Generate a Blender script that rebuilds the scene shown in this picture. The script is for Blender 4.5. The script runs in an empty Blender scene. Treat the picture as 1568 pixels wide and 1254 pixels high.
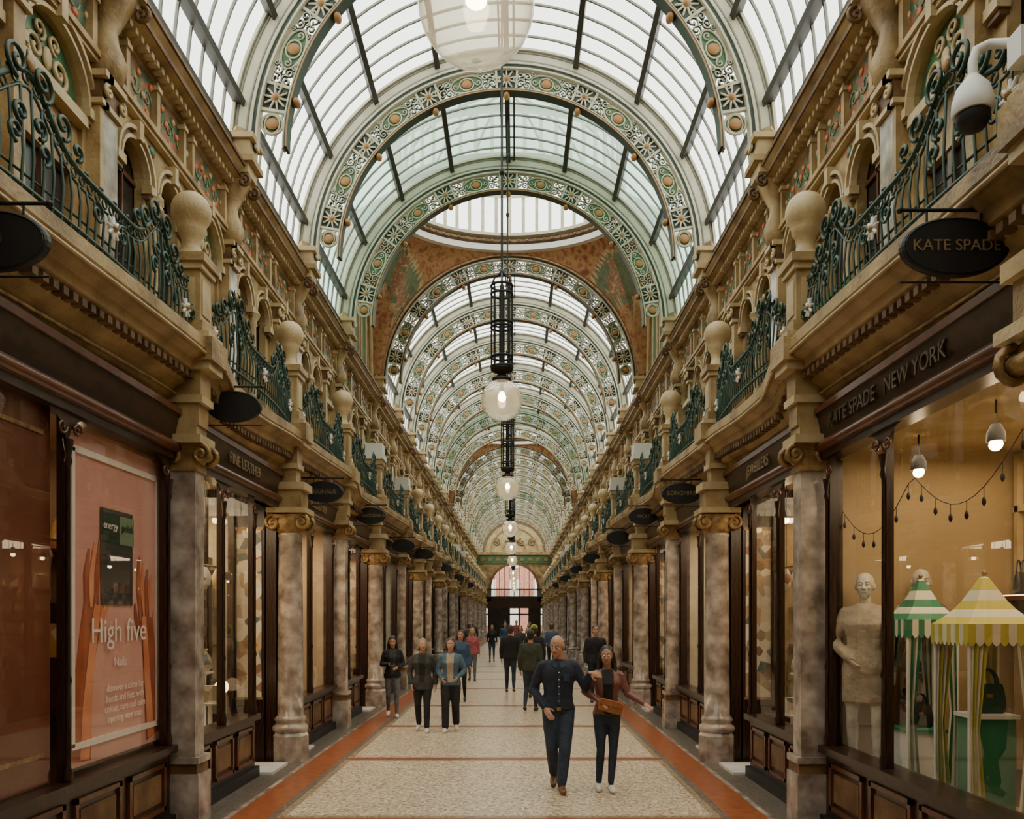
import bpy, math, random
from math import sin, cos, pi, sqrt, radians, exp, atan2
from mathutils import Vector, Matrix, Euler
from mathutils.bvhtree import BVHTree
random.seed(7)
scene = bpy.context.scene
COL = scene.collection

# ------------------------------------------------------------------ materials
MATS = {}
def mat(name, col, rough=.5, metal=0.0, col2=None, nscale=3.0, ndetail=6, lo=.35, hi=.65, bump=0, bscale=40,
        emis=None, estr=0, spec=.5, kind='noise', alpha=None):
    m = bpy.data.materials.new(name); m.use_nodes = True
    nt = m.node_tree; N = nt.nodes; L = nt.links
    b = N['Principled BSDF']
    b.inputs['Base Color'].default_value = (*col, 1)
    b.inputs['Roughness'].default_value = rough
    b.inputs['Metallic'].default_value = metal
    b.inputs['Specular IOR Level'].default_value = spec
    geo = N.new('ShaderNodeNewGeometry')
    if col2 is not None:
        if kind == 'noise':
            t = N.new('ShaderNodeTexNoise'); t.inputs['Scale'].default_value = nscale; t.inputs['Detail'].default_value = ndetail
            out = t.outputs['Fac']
        elif kind == 'voronoi':
            t = N.new('ShaderNodeTexVoronoi'); t.inputs['Scale'].default_value = nscale
            sp = N.new('ShaderNodeSeparateColor'); L.new(t.outputs['Color'], sp.inputs[0]); out = sp.outputs[0]
        elif kind == 'wave':
            t = N.new('ShaderNodeTexWave'); t.inputs['Scale'].default_value = nscale; t.inputs['Distortion'].default_value = 6
            t.inputs['Detail'].default_value = 4
            out = t.outputs['Fac']
        L.new(geo.outputs['Position'], t.inputs['Vector'])
        r = N.new('ShaderNodeValToRGB')
        cols = col2 if isinstance(col2[0], (tuple, list)) else [col2]
        cols = [col] + list(cols)
        r.color_ramp.elements[0].position = lo; r.color_ramp.elements[0].color = (*cols[0], 1)
        r.color_ramp.elements[1].position = hi; r.color_ramp.elements[1].color = (*cols[-1], 1)
        for i in range(1, len(cols) - 1):
            e = r.color_ramp.elements.new(lo + (hi - lo) * i / (len(cols) - 1)); e.color = (*cols[i], 1)
        L.new(out, r.inputs[0]); L.new(r.outputs[0], b.inputs['Base Color'])
    if bump:
        t2 = N.new('ShaderNodeTexNoise'); t2.inputs['Scale'].default_value = bscale; t2.inputs['Detail'].default_value = 4
        L.new(geo.outputs['Position'], t2.inputs['Vector'])
        bp = N.new('ShaderNodeBump'); bp.inputs['Strength'].default_value = bump; bp.inputs['Distance'].default_value = .02
        L.new(t2.outputs['Fac'], bp.inputs['Height']); L.new(bp.outputs[0], b.inputs['Normal'])
    if emis is not None:
        b.inputs['Emission Color'].default_value = (*emis, 1); b.inputs['Emission Strength'].default_value = estr
    MATS[name] = m
    return m

def glassmat(name, tint, transp, diff, roughg=.02, edge=.6, milk=(1, 1, 1), base=.04, power=3.5):
    m = bpy.data.materials.new(name); m.use_nodes = True
    nt = m.node_tree; N = nt.nodes; L = nt.links
    N.remove(N['Principled BSDF']); out = N['Material Output']
    tr = N.new('ShaderNodeBsdfTransparent'); tr.inputs[0].default_value = (*tint, 1)
    tl = N.new('ShaderNodeBsdfTranslucent'); tl.inputs[0].default_value = (*milk, 1)
    gl = N.new('ShaderNodeBsdfGlossy'); gl.inputs['Roughness'].default_value = roughg
    lw = N.new('ShaderNodeLayerWeight'); lw.inputs[0].default_value = .5
    pw = N.new('ShaderNodeMath'); pw.operation = 'POWER'; pw.inputs[1].default_value = power
    ma = N.new('ShaderNodeMath'); ma.operation = 'MULTIPLY_ADD'; ma.inputs[1].default_value = edge; ma.inputs[2].default_value = base
    L.new(lw.outputs['Facing'], pw.inputs[0]); L.new(pw.outputs[0], ma.inputs[0])
    m1 = N.new('ShaderNodeMixShader'); m1.inputs[0].default_value = diff
    L.new(tr.outputs[0], m1.inputs[1]); L.new(tl.outputs[0], m1.inputs[2])
    m2 = N.new('ShaderNodeMixShader')
    L.new(ma.outputs[0], m2.inputs[0]); L.new(m1.outputs[0], m2.inputs[1]); L.new(gl.outputs[0], m2.inputs[2])
    L.new(m2.outputs[0], out.inputs[0])
    MATS[name] = m

mat('stone', (.15, .087, .03), .45, col2=[(.34, .225, .09), (.46, .33, .15)], nscale=2.6, bump=.4, bscale=26, lo=.3, hi=.7)
mat('stone_pale', (.35, .24, .11), .45, col2=[(.46, .345, .17), (.57, .44, .25)], nscale=3, bump=.25, lo=.3, hi=.7)
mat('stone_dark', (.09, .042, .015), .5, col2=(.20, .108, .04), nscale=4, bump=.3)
mat('marble', (.16, .118, .09), .16, col2=[(.33, .262, .21), (.52, .445, .37)], nscale=5, ndetail=12, lo=.32, hi=.7)
mat('marble_white', (.62, .60, .55), .3, col2=(.75, .73, .68), nscale=4)
mat('gilt', (.38, .24, .08), .4, .3, col2=(.18, .10, .035), nscale=12, bump=.3)
mat('wood', (.015, .006, .004), .28, col2=(.035, .014, .008), nscale=6, kind='wave')
mat('wood_red', (.075, .022, .010), .22, col2=(.12, .04, .016), nscale=4)
mat('black', (.006, .006, .006), .5)
mat('iron', (.012, .012, .010), .5, .2)
mat('green_iron', (.006, .026, .014), .45, col2=(.013, .055, .030), nscale=8)
mat('green_pale', (.16, .24, .14), .5)
mat('green_plant', (.02, .13, .04), .7, col2=(.05, .24, .06), nscale=30, bump=1, bscale=60)
mat('cream', (.47, .45, .32), .5, col2=(.58, .55, .41), nscale=4)
mat('rib_green', (.018, .036, .022), .5)
mat('rib_gold', (.34, .17, .05), .5)
mat('purlin', (.022, .019, .013), .5)
mat('glazing_bar', (.20, .20, .17), .5)
mat('mosaic', (.015, .05, .02), .4, col2=[(.03, .085, .035), (.05, .11, .04), (.34, .06, .02), (.06, .12, .045), (.36, .2, .06)], nscale=7, ndetail=2, lo=.3, hi=.72)
mat('flower', (.46, .09, .03), .5, col2=(.55, .2, .05), nscale=20)
mat('lunette_green', (.035, .11, .045), .4, col2=(.07, .17, .065), nscale=9)
mat('painting', (.17, .06, .025), .5, col2=[(.34, .14, .06), (.42, .25, .10), (.30, .11, .045), (.2, .075, .03)], nscale=5, ndetail=6, lo=.3, hi=.7)
mat('painting_green', (.10, .13, .07), .5, col2=[(.17, .20, .11), (.12, .15, .09)], nscale=5)
mat('painting_figure', (.40, .22, .11), .5, col2=[(.22, .10, .05), (.5, .33, .18)], nscale=9)
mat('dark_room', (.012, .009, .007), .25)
mat('terrazzo', (.46, .36, .24), .28, col2=[(.62, .52, .38), (.22, .14, .08), (.72, .63, .49)], nscale=36, kind='voronoi', lo=.05, hi=.95)
mat('terrazzo_dark', (.24, .17, .10), .28, col2=[(.36, .27, .18), (.12, .08, .05)], nscale=36, kind='voronoi', lo=.05, hi=.95)
mat('terracotta', (.19, .05, .016), .3, col2=(.31, .09, .028), nscale=9)
mat('floor_mosaic', (.06, .05, .04), .35, col2=[(.2, .16, .12), (.09, .06, .045)], nscale=50, kind='voronoi', lo=.1, hi=.9)
mat('floor_line', (.22, .06, .025), .35)
mat('white_paint', (.70, .69, .64), .4)
mat('lamp_warm', (1, .8, .5), .5, emis=(1, .74, .42), estr=30)
mat('lamp_soft', (1, .8, .5), .5, emis=(1, .66, .34), estr=5)
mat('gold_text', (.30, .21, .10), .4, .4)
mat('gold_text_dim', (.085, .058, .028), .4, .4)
mat('white_text', (.88, .76, .70), .5)
mat('brick', (.35, .14, .09), .8, col2=(.5, .25, .18), nscale=5)
glassmat('glass_shop', (.95, .94, .90), 1, .0, .0, .45, base=.045, power=3)
glassmat('glass_roof', (.97, .985, .945), 1, .14, .05, .25)
glassmat('glass_roof_teal', (.45, .59, .51), 1, .35, .1, .25, (.52, .67, .58))
glassmat('glass_globe', (.88, .88, .80), 1, .30, .03, .75, (1, .95, .85), base=.10, power=2.2)

# ------------------------------------------------------------------ mesh builder
class MB:
    def __init__(s):
        s.V = []; s.F = []; s.MI = []; s.S = []; s.slots = []; s.M = None
    def mi(s, m):
        if m not in s.slots: s.slots.append(m)
        return s.slots.index(m)
    def add(s, vs, fs, m, sm=False):
        o = len(s.V)
        if s.M is not None: vs = [tuple(s.M @ Vector(p)) for p in vs]
        s.V += [tuple(p) for p in vs]
        k = s.mi(m)
        for i, f in enumerate(fs):
            s.F.append(tuple(a + o for a in f)); s.MI.append(k); s.S.append(sm)
    def box(s, x0, x1, y0, y1, z0, z1, m):
        v = [(x0, y0, z0), (x1, y0, z0), (x1, y1, z0), (x0, y1, z0), (x0, y0, z1), (x1, y0, z1), (x1, y1, z1), (x0, y1, z1)]
        s.add(v, [(0, 3, 2, 1), (4, 5, 6, 7), (0, 1, 5, 4), (1, 2, 6, 5), (2, 3, 7, 6), (3, 0, 4, 7)], m)
    def quad(s, a, b, c, d, m): s.add([a, b, c, d], [(0, 1, 2, 3)], m)
    def loft(s, rings, m, sm=True, cap=True, closed=False):
        n = len(rings[0]); vs = [p for r in rings for p in r]; fs = []
        R = len(rings)
        for i in range(R if closed else R - 1):
            j = (i + 1) % R
            for k in range(n):
                l = (k + 1) % n
                fs.append((i * n + k, i * n + l, j * n + l, j * n + k))
        s.add(vs, fs, m, sm)
        if cap and not closed:
            s.add(list(rings[0]), [tuple(range(n))[::-1]], m); s.add(list(rings[-1]), [tuple(range(n))], m)
    def lathe(s, prof, c, m, n=20, sm=True, sx=1, sy=1, cap=True):
        s.loft([[(c[0] + r * cos(2 * pi * k / n) * sx, c[1] + r * sin(2 * pi * k / n) * sy, c[2] + z) for k in range(n)] for r, z in prof], m, sm, cap)
    def tube(s, pts, r, m, n=6, closed=False):
        pts = [Vector(p) for p in pts]; rings = []; N = len(pts)
        up = None
        for i, p in enumerate(pts):
            if closed: t = pts[(i + 1) % N] - pts[i - 1]
            else: t = pts[min(i + 1, N - 1)] - pts[max(i - 1, 0)]
            if t.length < 1e-9: t = Vector((0, 0, 1))
            t.normalize()
            if up is None:
                up = Vector((0, 0, 1)) if abs(t.z) < .9 else Vector((0, 1, 0))
            u = (up - t * up.dot(t))
            if u.length < 1e-4: u = t.orthogonal()
            u.normalize(); up = u; w = t.cross(u)
            rr = r[i] if isinstance(r, (list, tuple)) else r
            rings.append([tuple(p + (u * cos(2 * pi * k / n) + w * sin(2 * pi * k / n)) * rr) for k in range(n)])
        s.loft(rings, m, True, True, closed)
    def sphere(s, c, r, m, nu=14, nv=9, R=None):
        if not isinstance(r, (tuple, list)): r = (r, r, r)
        rings = []
        for j in range(nv + 1):
            a = -pi / 2 + pi * j / nv
            a = max(min(a, pi / 2 - .02), -pi / 2 + .02)
            ring = []
            for k in range(nu):
                b = 2 * pi * k / nu
                p = Vector((r[0] * cos(a) * cos(b), r[1] * cos(a) * sin(b), r[2] * sin(a)))
                if R is not None: p = R @ p
                ring.append((c[0] + p.x, c[1] + p.y, c[2] + p.z))
            rings.append(ring)
        s.loft(rings, m)
    def band(s, r0, r1, a0, a1, n, t0, t1, m, f, sm=False):
        rings = []
        for i in range(n + 1):
            a = a0 + (a1 - a0) * i / n
            rings.append([f(r0 * cos(a), r0 * sin(a), t0), f(r1 * cos(a), r1 * sin(a), t0), f(r1 * cos(a), r1 * sin(a), t1), f(r0 * cos(a), r0 * sin(a), t1)])
        s.loft(rings, m, sm)
    def mesh(s, name):
        me = bpy.data.meshes.new(name)
        me.from_pydata(s.V, [], s.F)
        for k in s.slots: me.materials.append(MATS[k])
        me.polygons.foreach_set('material_index', s.MI)
        me.polygons.foreach_set('use_smooth', s.S)
        me.update()
        return me
    def obj(s, name, parent=None, loc=(0, 0, 0)):
        return inst(name, s.mesh(name), loc, parent=parent)

def inst(name, me, loc=(0, 0, 0), scale=(1, 1, 1), rot=(0, 0, 0), parent=None):
    o = bpy.data.objects.new(name, me); COL.objects.link(o)
    o.location = loc; o.scale = scale; o.rotation_euler = rot
    if parent: o.parent = parent
    return o
def empty(name, loc=(0, 0, 0)):
    return inst(name, None, loc)

def text(name, body, size, loc, mode, m, parent=None, ext=.004, sx=1):
    c = bpy.data.curves.new(name, 'FONT'); c.body = body; c.size = size; c.extrude = ext
    c.align_x = 'CENTER'; c.align_y = 'CENTER'; c.materials.append(MATS[m])
    o = bpy.data.objects.new(name, c); COL.objects.link(o)
    if mode == 'R': R = Matrix(((0, 0, -1), (-1, 0, 0), (0, 1, 0)))
    elif mode == 'L': R = Matrix(((0, 0, 1), (1, 0, 0), (0, 1, 0)))
    else: R = Matrix(((1, 0, 0), (0, 0, -1), (0, 1, 0)))
    o.matrix_world = Matrix.Translation(loc) @ R.to_4x4() @ Matrix.Diagonal((sx, 1, 1, 1))
    if parent: o.parent = parent; o.matrix_parent_inverse = parent.matrix_basis.inverted()
    return o

def spiral(c, r, a0, turns, d=1, n=16, rmin=.12):
    pts = []
    for i in range(n + 1):
        t = i / n
        rr = r * (1 - t * (1 - rmin)); a = a0 + d * turns * 2 * pi * t
        pts.append((c[0] + rr * cos(a), c[1] + rr * sin(a)))
    return pts

# ------------------------------------------------------------------ layout
ST = [-6.35, -2.85, .65, 4.15, 8.05, 11.55, 15.05, 18.55, 23.05]
while ST[-1] < 44: ST.append(ST[-1] + 3.5)
ST.append(ST[-1] + 4.5)
while ST[-1] < 83: ST.append(ST[-1] + 3.5)
YEND = ST[-1]; L0 = 3.5
DOMES = [(18.55, 23.05), (44.05, 48.55)]
def is_dome(y0): return any(abs(y0 - d[0]) < .01 for d in DOMES)
fyz = lambda yc, zc: (lambda p, q, t: (t, yc + p, zc + q))

# ---- upper wall
def build_upper():
    b = MB(); W = 3.9; D = .11
    ops = [(.72, .31, 6.72), (1.62, .31, 6.72), (2.8, .46, 6.78)]
    z0, z1 = 4.4, 7.38
    cuts = [0]
    for (c, h, sp) in ops: cuts += [c - h, c + h]
    cuts.append(L0)
    for i in range(0, len(cuts), 2):
        b.quad((W, cuts[i], z0), (W, cuts[i + 1], z0), (W, cuts[i + 1], z1), (W, cuts[i], z1), 'stone')
    for (c, h, sp) in ops:
        n = 14
        for k in range(n):
            a0 = pi - pi * k / n; a1 = pi - pi * (k + 1) / n
            p0 = (c + h * cos(a0), sp + h * sin(a0)); p1 = (c + h * cos(a1), sp + h * sin(a1))
            b.quad((W, p0[0], p0[1]), (W, p1[0], p1[1]), (W, p1[0], z1), (W, p0[0], z1), 'stone')
            b.quad((W, p0[0], p0[1]), (W, p1[0], p1[1]), (W + D, p1[0], p1[1]), (W + D, p0[0], p0[1]), 'stone')
        b.quad((W, c - h, z0), (W, c - h, sp), (W + D, c - h, sp), (W + D, c - h, z0), 'stone')
        b.quad((W, c + h, z0), (W, c + h, sp), (W + D, c + h, sp), (W + D, c + h, z0), 'stone')
        f = fyz(c, sp)
        b.band(h, h + .035, 0, pi, 16, W - .07, W, 'stone_pale', f)
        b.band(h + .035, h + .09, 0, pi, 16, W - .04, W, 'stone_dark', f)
        b.band(h + .09, h + .13, 0, pi, 16, W - .085, W, 'stone_pale', f)
        b.box(W - .12, W, c - .045, c + .045, sp + h, sp + h + .2, 'stone_pale')
        for sg in (-1, 1):
            y = c + sg * (h + .065)
            b.box(W - .09, W + .02, y - .085, y + .085, sp - .09, sp, 'stone_pale')
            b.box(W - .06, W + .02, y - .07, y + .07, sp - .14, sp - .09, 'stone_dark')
    b.box(4.02, 4.25, 0, L0, 4.4, 7.5, 'dark_room')  # solid box, the darkness of the unlit rooms put into its colour
    for c in (.72, 1.62):
        b.box(3.99, 4.02, c - .015, c + .015, 4.6, 7.0, 'wood_red')
        b.box(3.99, 4.02, c - .31, c + .31, 5.6, 5.64, 'wood_red'); b.box(3.99, 4.02, c - .31, c + .31, 6.7, 6.75, 'wood_red')
    c, h, sp = ops[2]
    n = 16
    pts = [(3.96, c + h * cos(pi * k / n), sp + h * sin(pi * k / n)) for k in range(n + 1)]
    pts = [(3.96, c + h, sp - .12)] + pts + [(3.96, c - h, sp - .12)]
    b.add(pts, [tuple(range(len(pts)))], 'lunette_green')
    for s in (-1, 1):
        sp1 = spiral((c + s * .17, sp + .1), .13, -pi / 2, 1.4, s, 18)
        b.tube([(3.94, p[0], p[1]) for p in sp1], .022, 'stone_pale', 5)
        sp1 = spiral((c + s * .11, sp + .3), .09, -pi / 2, 1.3, -s, 16)
        b.tube([(3.94, p[0], p[1]) for p in sp1], .018, 'stone_pale', 5)
    b.sphere((3.94, c, sp + .12), (.03, .06, .1), 'stone_pale', 10, 6)
    b.box(3.84, 4.02, c - h, c + h, sp - .2, sp - .1, 'stone_pale')
    b.box(3.94, 4.02, c - h, c - h + .1, 4.4, sp - .2, 'stone'); b.box(3.94, 4.02, c + h - .1, c + h, 4.4, sp - .2, 'stone')
    b.box(3.95, 4.02, c - h, c + h, 6.1, sp - .2, 'stone')
    b.box(3.97, 4.02, c - .03, c + .03, 4.4, 6.1, 'wood_red')
    yc = 1.17
    b.lathe([(.09, 4.6), (.09, 4.7), (.07, 4.74), (.062, 5.2), (.055, 6.45), (.075, 6.48), (.06, 6.52), (.1, 6.6), (.12, 6.64)], (W - .03, yc, 0), 'stone_pale', 12)
    for (y, hw, mt) in ((0, .13, 'marble'), (L0, .13, 'marble'), (2.17, .07, 'stone'), (3.36 - .02, .03, 'stone')):
        y0, y1 = max(y - hw, 0), min(y + hw, L0)
        b.box(3.76, W, y0, y1, 4.95, 6.85, mt)
        b.box(3.73, W, y0 - (0 if y == 0 else .02), y1 + (0 if y == L0 else .02), 4.4, 4.95, 'stone_pale')
        b.box(3.72, W, y0 - (0 if y == 0 else .03), y1 + (0 if y == L0 else .03), 6.85, 6.9, 'stone_pale')
        b.box(3.74, W, y0, y1, 6.9, 7.1, 'stone_dark')
        b.box(3.68, W, y0 - (0 if y == 0 else .04), y1 + (0 if y == L0 else .04), 7.1, 7.16, 'stone_pale')
        if hw > .05 and y != L0:
            for s in ((1,) if y == 0 else (-1, 1)):
                sp1 = spiral((y + s * hw, 7.0), .065, pi / 2, 1.3, -s, 14)
                b.tube([(3.71, p[0], p[1]) for p in sp1], .022, 'stone_pale', 5)
        if y == L0:
            sp1 = spiral((y - hw, 7.0), .065, pi / 2, 1.3, 1, 14)
            b.tube([(3.71, p[0], p[1]) for p in sp1], .022, 'stone_pale', 5)
    b.box(3.82, W, 0, L0, 7.3, 7.34, 'stone_pale'); b.box(3.79, W, 0, L0, 7.34, 7.4, 'stone')
    for y in (.2, 1.17, 2.15, 3.4):
        b.sphere((3.88, y, 7.17), (.03, .07, .07), 'mosaic', 10, 6)
    b.box(3.87, W + .1, 0, L0, 7.4, 7.93, 'mosaic')
    for y in (.45, 1.17, 1.9, 2.17, 3.3):
        b.box(3.80, 3.87, y - .04, y + .04, 7.4, 7.93, 'stone'); b.box(3.78, 3.87, y - .055, y + .055, 7.83, 7.88, 'stone_pale')
    r = random.Random(3)
    for k in range(34):
        y = .12 + (L0 - .24) * k / 33; z = 7.52 + .14 * (k * 2 % 3) + r.uniform(-.04, .04)
        b.sphere((3.865, y, z), (.025, .045, .045), 'flower' if k % 4 else 'stone_pale', 7, 5)
    for k in range(12):
        y = .15 + .29 * k
        sp1 = spiral((y, 7.66), .11, 0, 1.2, 1 if k % 2 else -1, 12)
        b.tube([(3.865, p[0], p[1]) for p in sp1], .012, 'green_pale', 4)
    prof = [(3.9, 7.9), (3.84, 7.93), (3.84, 7.97), (3.76, 8.0), (3.70, 8.03), (3.62, 8.05), (3.62, 8.11), (3.56, 8.16), (3.54, 8.22), (3.62, 8.25), (3.78, 8.3), (3.84, 8.5), (4.1, 8.5), (4.1, 7.9)]
    b.loft([[(x, 0, z) for x, z in prof], [(x, L0, z) for x, z in prof]], 'stone', False)
    b.box(3.60, 3.63, 0, L0, 8.05, 8.11, 'stone_dark'); b.box(3.53, 3.56, 0, L0, 8.17, 8.215, 'stone_dark')
    k = 0
    while k * .125 < L0:
        b.box(3.70, 3.80, k * .125 + .02, k * .125 + .085, 7.96, 8.02, 'stone_pale'); k += 1
    return b.mesh('upper_wall')

def build_block():
    b = MB()
    prof = [(.1, 7.16), (.17, 7.22), (.2, 7.4), (.15, 7.58), (.14, 7.7), (.19, 7.85), (.24, 8.0), (.26, 8.1)]
    b.loft([[(3.92, -w * .75, z), (3.92 - w * 1.35, -w * .62, z), (3.92 - w * 1.5, 0, z), (3.92 - w * 1.35, w * .62, z), (3.92, w * .75, z)] for w, z in prof], 'stone')
    b.box(3.50, 3.9, -.2, .2, 8.1, 8.24, 'stone_pale')
    b.box(3.42, 3.9, -.24, .24, 8.24, 8.32, 'stone')
    b.box(3.48, 3.9, -.18, .18, 8.32, 8.56, 'stone_pale')
    b.box(3.42, 3.9, -.23, .23, 8.56, 8.64, 'stone_pale')
    b.lathe([(.24, 8.64), (.16, 8.70), (.12, 8.78), (.03, 8.82)], (3.68, 0, 0), 'stone', 4, False)
    for s in (-1, 1):
        sp1 = spiral((3.6, 7.98), .09, pi / 2, 1.5, 1, 16)
        b.tube([(p[0] - .05, s * .19, p[1]) for p in sp1], .025, 'stone_dark', 5)
    return b.mesh('rib_console')

def sm(t): t = max(0, min(1, t)); return t * t * (3 - 2 * t)
def dzA(u): return .1 - .2 * sm((u - .25) / .5) + .1 * sm((u - 1.2) / 2.2)
def dzB(u): return .1 * sm(u / 3.5)
def build_cornice(dz):
    b = MB()
    prof = [(3.9, 4.0), (3.3, 4.0), (3.26, 3.96), (3.12, 4.0), (3.08, 4.1), (3.0, 4.14), (2.97, 4.22), (2.9, 4.26), (2.88, 4.34), (2.80, 4.38), (2.76, 4.44), (2.76, 4.54), (2.82, 4.58), (3.1, 4.6), (3.9, 4.6)]
    N = 24
    b.loft([[(x, L0 * i / N, z + (dz(L0 * i / N) if x < 3.2 else 0)) for x, z in prof] for i in range(N + 1)], 'stone', False)
    k = 0
    while k * .11 < L0 - .05:
        y = k * .11; d = dz(y)
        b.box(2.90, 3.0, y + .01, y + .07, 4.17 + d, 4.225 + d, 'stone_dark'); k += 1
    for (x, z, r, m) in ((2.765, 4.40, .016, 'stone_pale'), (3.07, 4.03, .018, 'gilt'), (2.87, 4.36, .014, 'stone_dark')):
        b.tube([(x, L0 * i / N, z + dz(L0 * i / N)) for i in range(N + 1)], r, m, 6)
    return b.mesh('balcony_cornice')

def build_pedestal(ball=True):
    b = MB()
    x0, x1, h = 2.84, 3.12, .15
    b.box(2.86, 3.3, -.12, .12, 3.84, 4.05, 'stone')
    b.box(2.82, 3.3, -.15, .15, 4.05, 4.12, 'stone_pale')
    b.box(2.84, 3.3, -.13, .13, 4.12, 4.36, 'stone')
    b.box(2.74, 3.3, -.18, .18, 4.36, 4.44, 'stone_pale'); b.box(2.70, 3.3, -.21, .21, 4.44, 4.66, 'stone')
    b.box(2.74, 3.2, -.19, .19, 4.66, 4.72, 'stone_pale')
    b.box(x0 - .04, x1 + .04, -h - .04, h + .04, 4.72, 4.82, 'stone')
    b.box(x0, x1, -h, h, 4.82, 5.32, 'stone')
    b.box(x0 - .01, x1 + .01, -h + .05, h - .05, 4.9, 5.24, 'stone_pale')
    b.box(x0 + .05, x1 - .05, -h - .01, h + .01, 4.9, 5.24, 'stone_pale')
    b.box(x0 - .03, x1 + .03, -h - .03, h + .03, 5.32, 5.38, 'stone_pale')
    b.box(x0 - .06, x1 + .06, -h - .06, h + .06, 5.38, 5.46, 'stone')
    cx = (x0 + x1) / 2
    if ball:
        R = .19; zc = 5.93
        prof = [(.15, 5.46), (.15, 5.5), (.1, 5.53), (.085, 5.6), (.10, 5.68), (.13, 5.73), (.13, 5.76)]
        for k in range(1, 12):
            a = -pi / 2 + .65 + (pi - .65) * k / 11.0
            prof.append((max(R * cos(a), .004), zc + R * sin(a)))
        b.lathe(prof, (cx, 0, 0), 'stone_pale', 24)
    else:
        b.box(x0 - .02, x1 + .02, -h - .02, h + .02, 5.46, 5.5, 'white_paint')
        b.box(x0 - .08, x1 + .08, -h - .08, h + .08, 5.5, 5.62, 'white_paint')
        b.box(x0 - .05, x1 + .05, -h - .05, h + .05, 5.62, 5.85, 'white_paint')
    return b.mesh('ball_finial_pedestal' if ball else 'pedestal')

def build_railing():
    b = MB(); u0, u1 = .2, 3.3
    def X(u): return 2.93 - .1 * sin(pi * (u - u0) / (u1 - u0))
    def T(u): return 5.06 + .33 * exp(-((u - .9) / .26) ** 2) + .33 * exp(-((u - 2.6) / .26) ** 2) + .12 * exp(-((u - u0) / .25) ** 2) + .12 * exp(-((u - u1) / .25) ** 2)
    us = [u0 + (u1 - u0) * i / 40 for i in range(41)]
    b.tube([(X(u), u, T(u)) for u in us], .02, 'green_iron', 6)
    b.tube([(X(u), u, T(u) - .10) for u in us], .01, 'green_iron', 5)
    b.tube([(X(u), u, 4.66) for u in us], .018, 'green_iron', 6)
    b.tube([(X(u), u, 4.74) for u in us], .01, 'green_iron', 5)
    n = 34
    for i in range(n + 1):
        u = u0 + (u1 - u0) * i / n
        b.tube([(X(u), u, 4.56), (X(u) - .02, u, 4.85), (X(u), u, T(u) - .09)], .0095, 'green_iron', 5)
        if i % 2 == 0: b.sphere((X(u), u, T(u) + .03), .02, 'green_iron', 6, 4)
        if i < n:
            um = u + (u1 - u0) / n / 2
            b.tube([(X(um), um + .03 * cos(2 * pi * k / 8), T(um) - .05 + .03 * sin(2 * pi * k / 8)) for k in range(8)], .008, 'green_iron', 4, closed=True)
    for uc in (.9, 2.6):
        for s in (-1, 1):
            for (du, dzz, r, t) in ((.11, .02, .11, 1.5), (.30, -.12, .09, 1.3), (.08, -.28, .07, 1.3), (.45, -.2, .06, 1.2), (.12, -.42, .07, 1.2)):
                u = uc + s * du
                p = spiral((u, T(uc) + dzz - .02), r, -pi / 2, t, s, 18)
                b.tube([(X(u) - .02, a, z) for a, z in p], .015, 'green_iron', 5)
        b.tube([(X(uc), uc, T(uc)), (X(uc), uc, T(uc) + .14)], [.02, .005], 'green_iron', 6)
        b.sphere((X(uc) - .02, uc, T(uc) + .05), (.02, .04, .05), 'gilt', 8, 6)
    for uc in (.35, 1.75, 3.15):
        for k in range(8):
            a = k * pi / 4
            b.tube([(X(uc) - .03, uc, 4.86), (X(uc) - .04, uc + .085 * cos(a), 4.86 + .085 * sin(a))], [.026, .010], 'white_paint', 5)
        b.sphere((X(uc) - .045, uc, 4.86), .03, 'gilt', 8, 6)
        for s in (-1, 1):
            p = spiral((uc + s * .17, 4.88), .08, pi / 2, 1.4, s, 16)
            b.tube([(X(uc) - .02, a, z) for a, z in p], .012, 'green_iron', 5)
    return b.mesh('balcony_railing')

def volutes(b, x, hw, z, r, rad, sides=(-1, 1)):
    for s in sides:
        p = spiral((x + s * hw, z), r, pi / 2, 1.6, -s, 20)
        for yy in (-hw * .85, hw * .85):
            b.tube([(a, yy, q) for a, q in p], rad, 'gilt', 6)
        b.tube([(x + s * hw, -hw * .9, z), (x + s * hw, hw * .9, z)], r * .55, 'gilt', 8)
    b.box(x - hw, x + hw, -hw * .95, hw * .95, z + r * .55, z + r * 1.05, 'gilt')

def build_column():
    b = MB(); x = 2.97
    b.lathe([(.255, 0), (.255, .36), (.235, .4), (.235, .42)], (x, 0, 0), 'marble', 8, False)
    b.lathe([(.235, .42), (.25, .46), (.235, .5), (.205, .52), (.20, .55), (.225, .58), (.205, .62), (.178, .64), (.175, 1.2), (.17, 2.2), (.158, 3.1), (.175, 3.13), (.16, 3.16), (.16, 3.2), (.2, 3.26), (.22, 3.3)], (x, 0, 0), 'marble', 28)
    b.lathe([(.165, 3.16), (.2, 3.2), (.19, 3.24), (.225, 3.3), (.2, 3.38)], (x, 0, 0), 'gilt', 24)
    volutes(b, x, .2, 3.3, .105, .028)
    b.box(x - .27, x + .27, -.25, .25, 3.43, 3.5, 'stone_pale')
    b.box(x - .2, x + .3, -.19, .19, 3.5, 3.75, 'stone'); b.box(x - .25, x + .3, -.22, .22, 3.75, 3.85, 'stone_pale')
    return b.mesh('marble_column')

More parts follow.
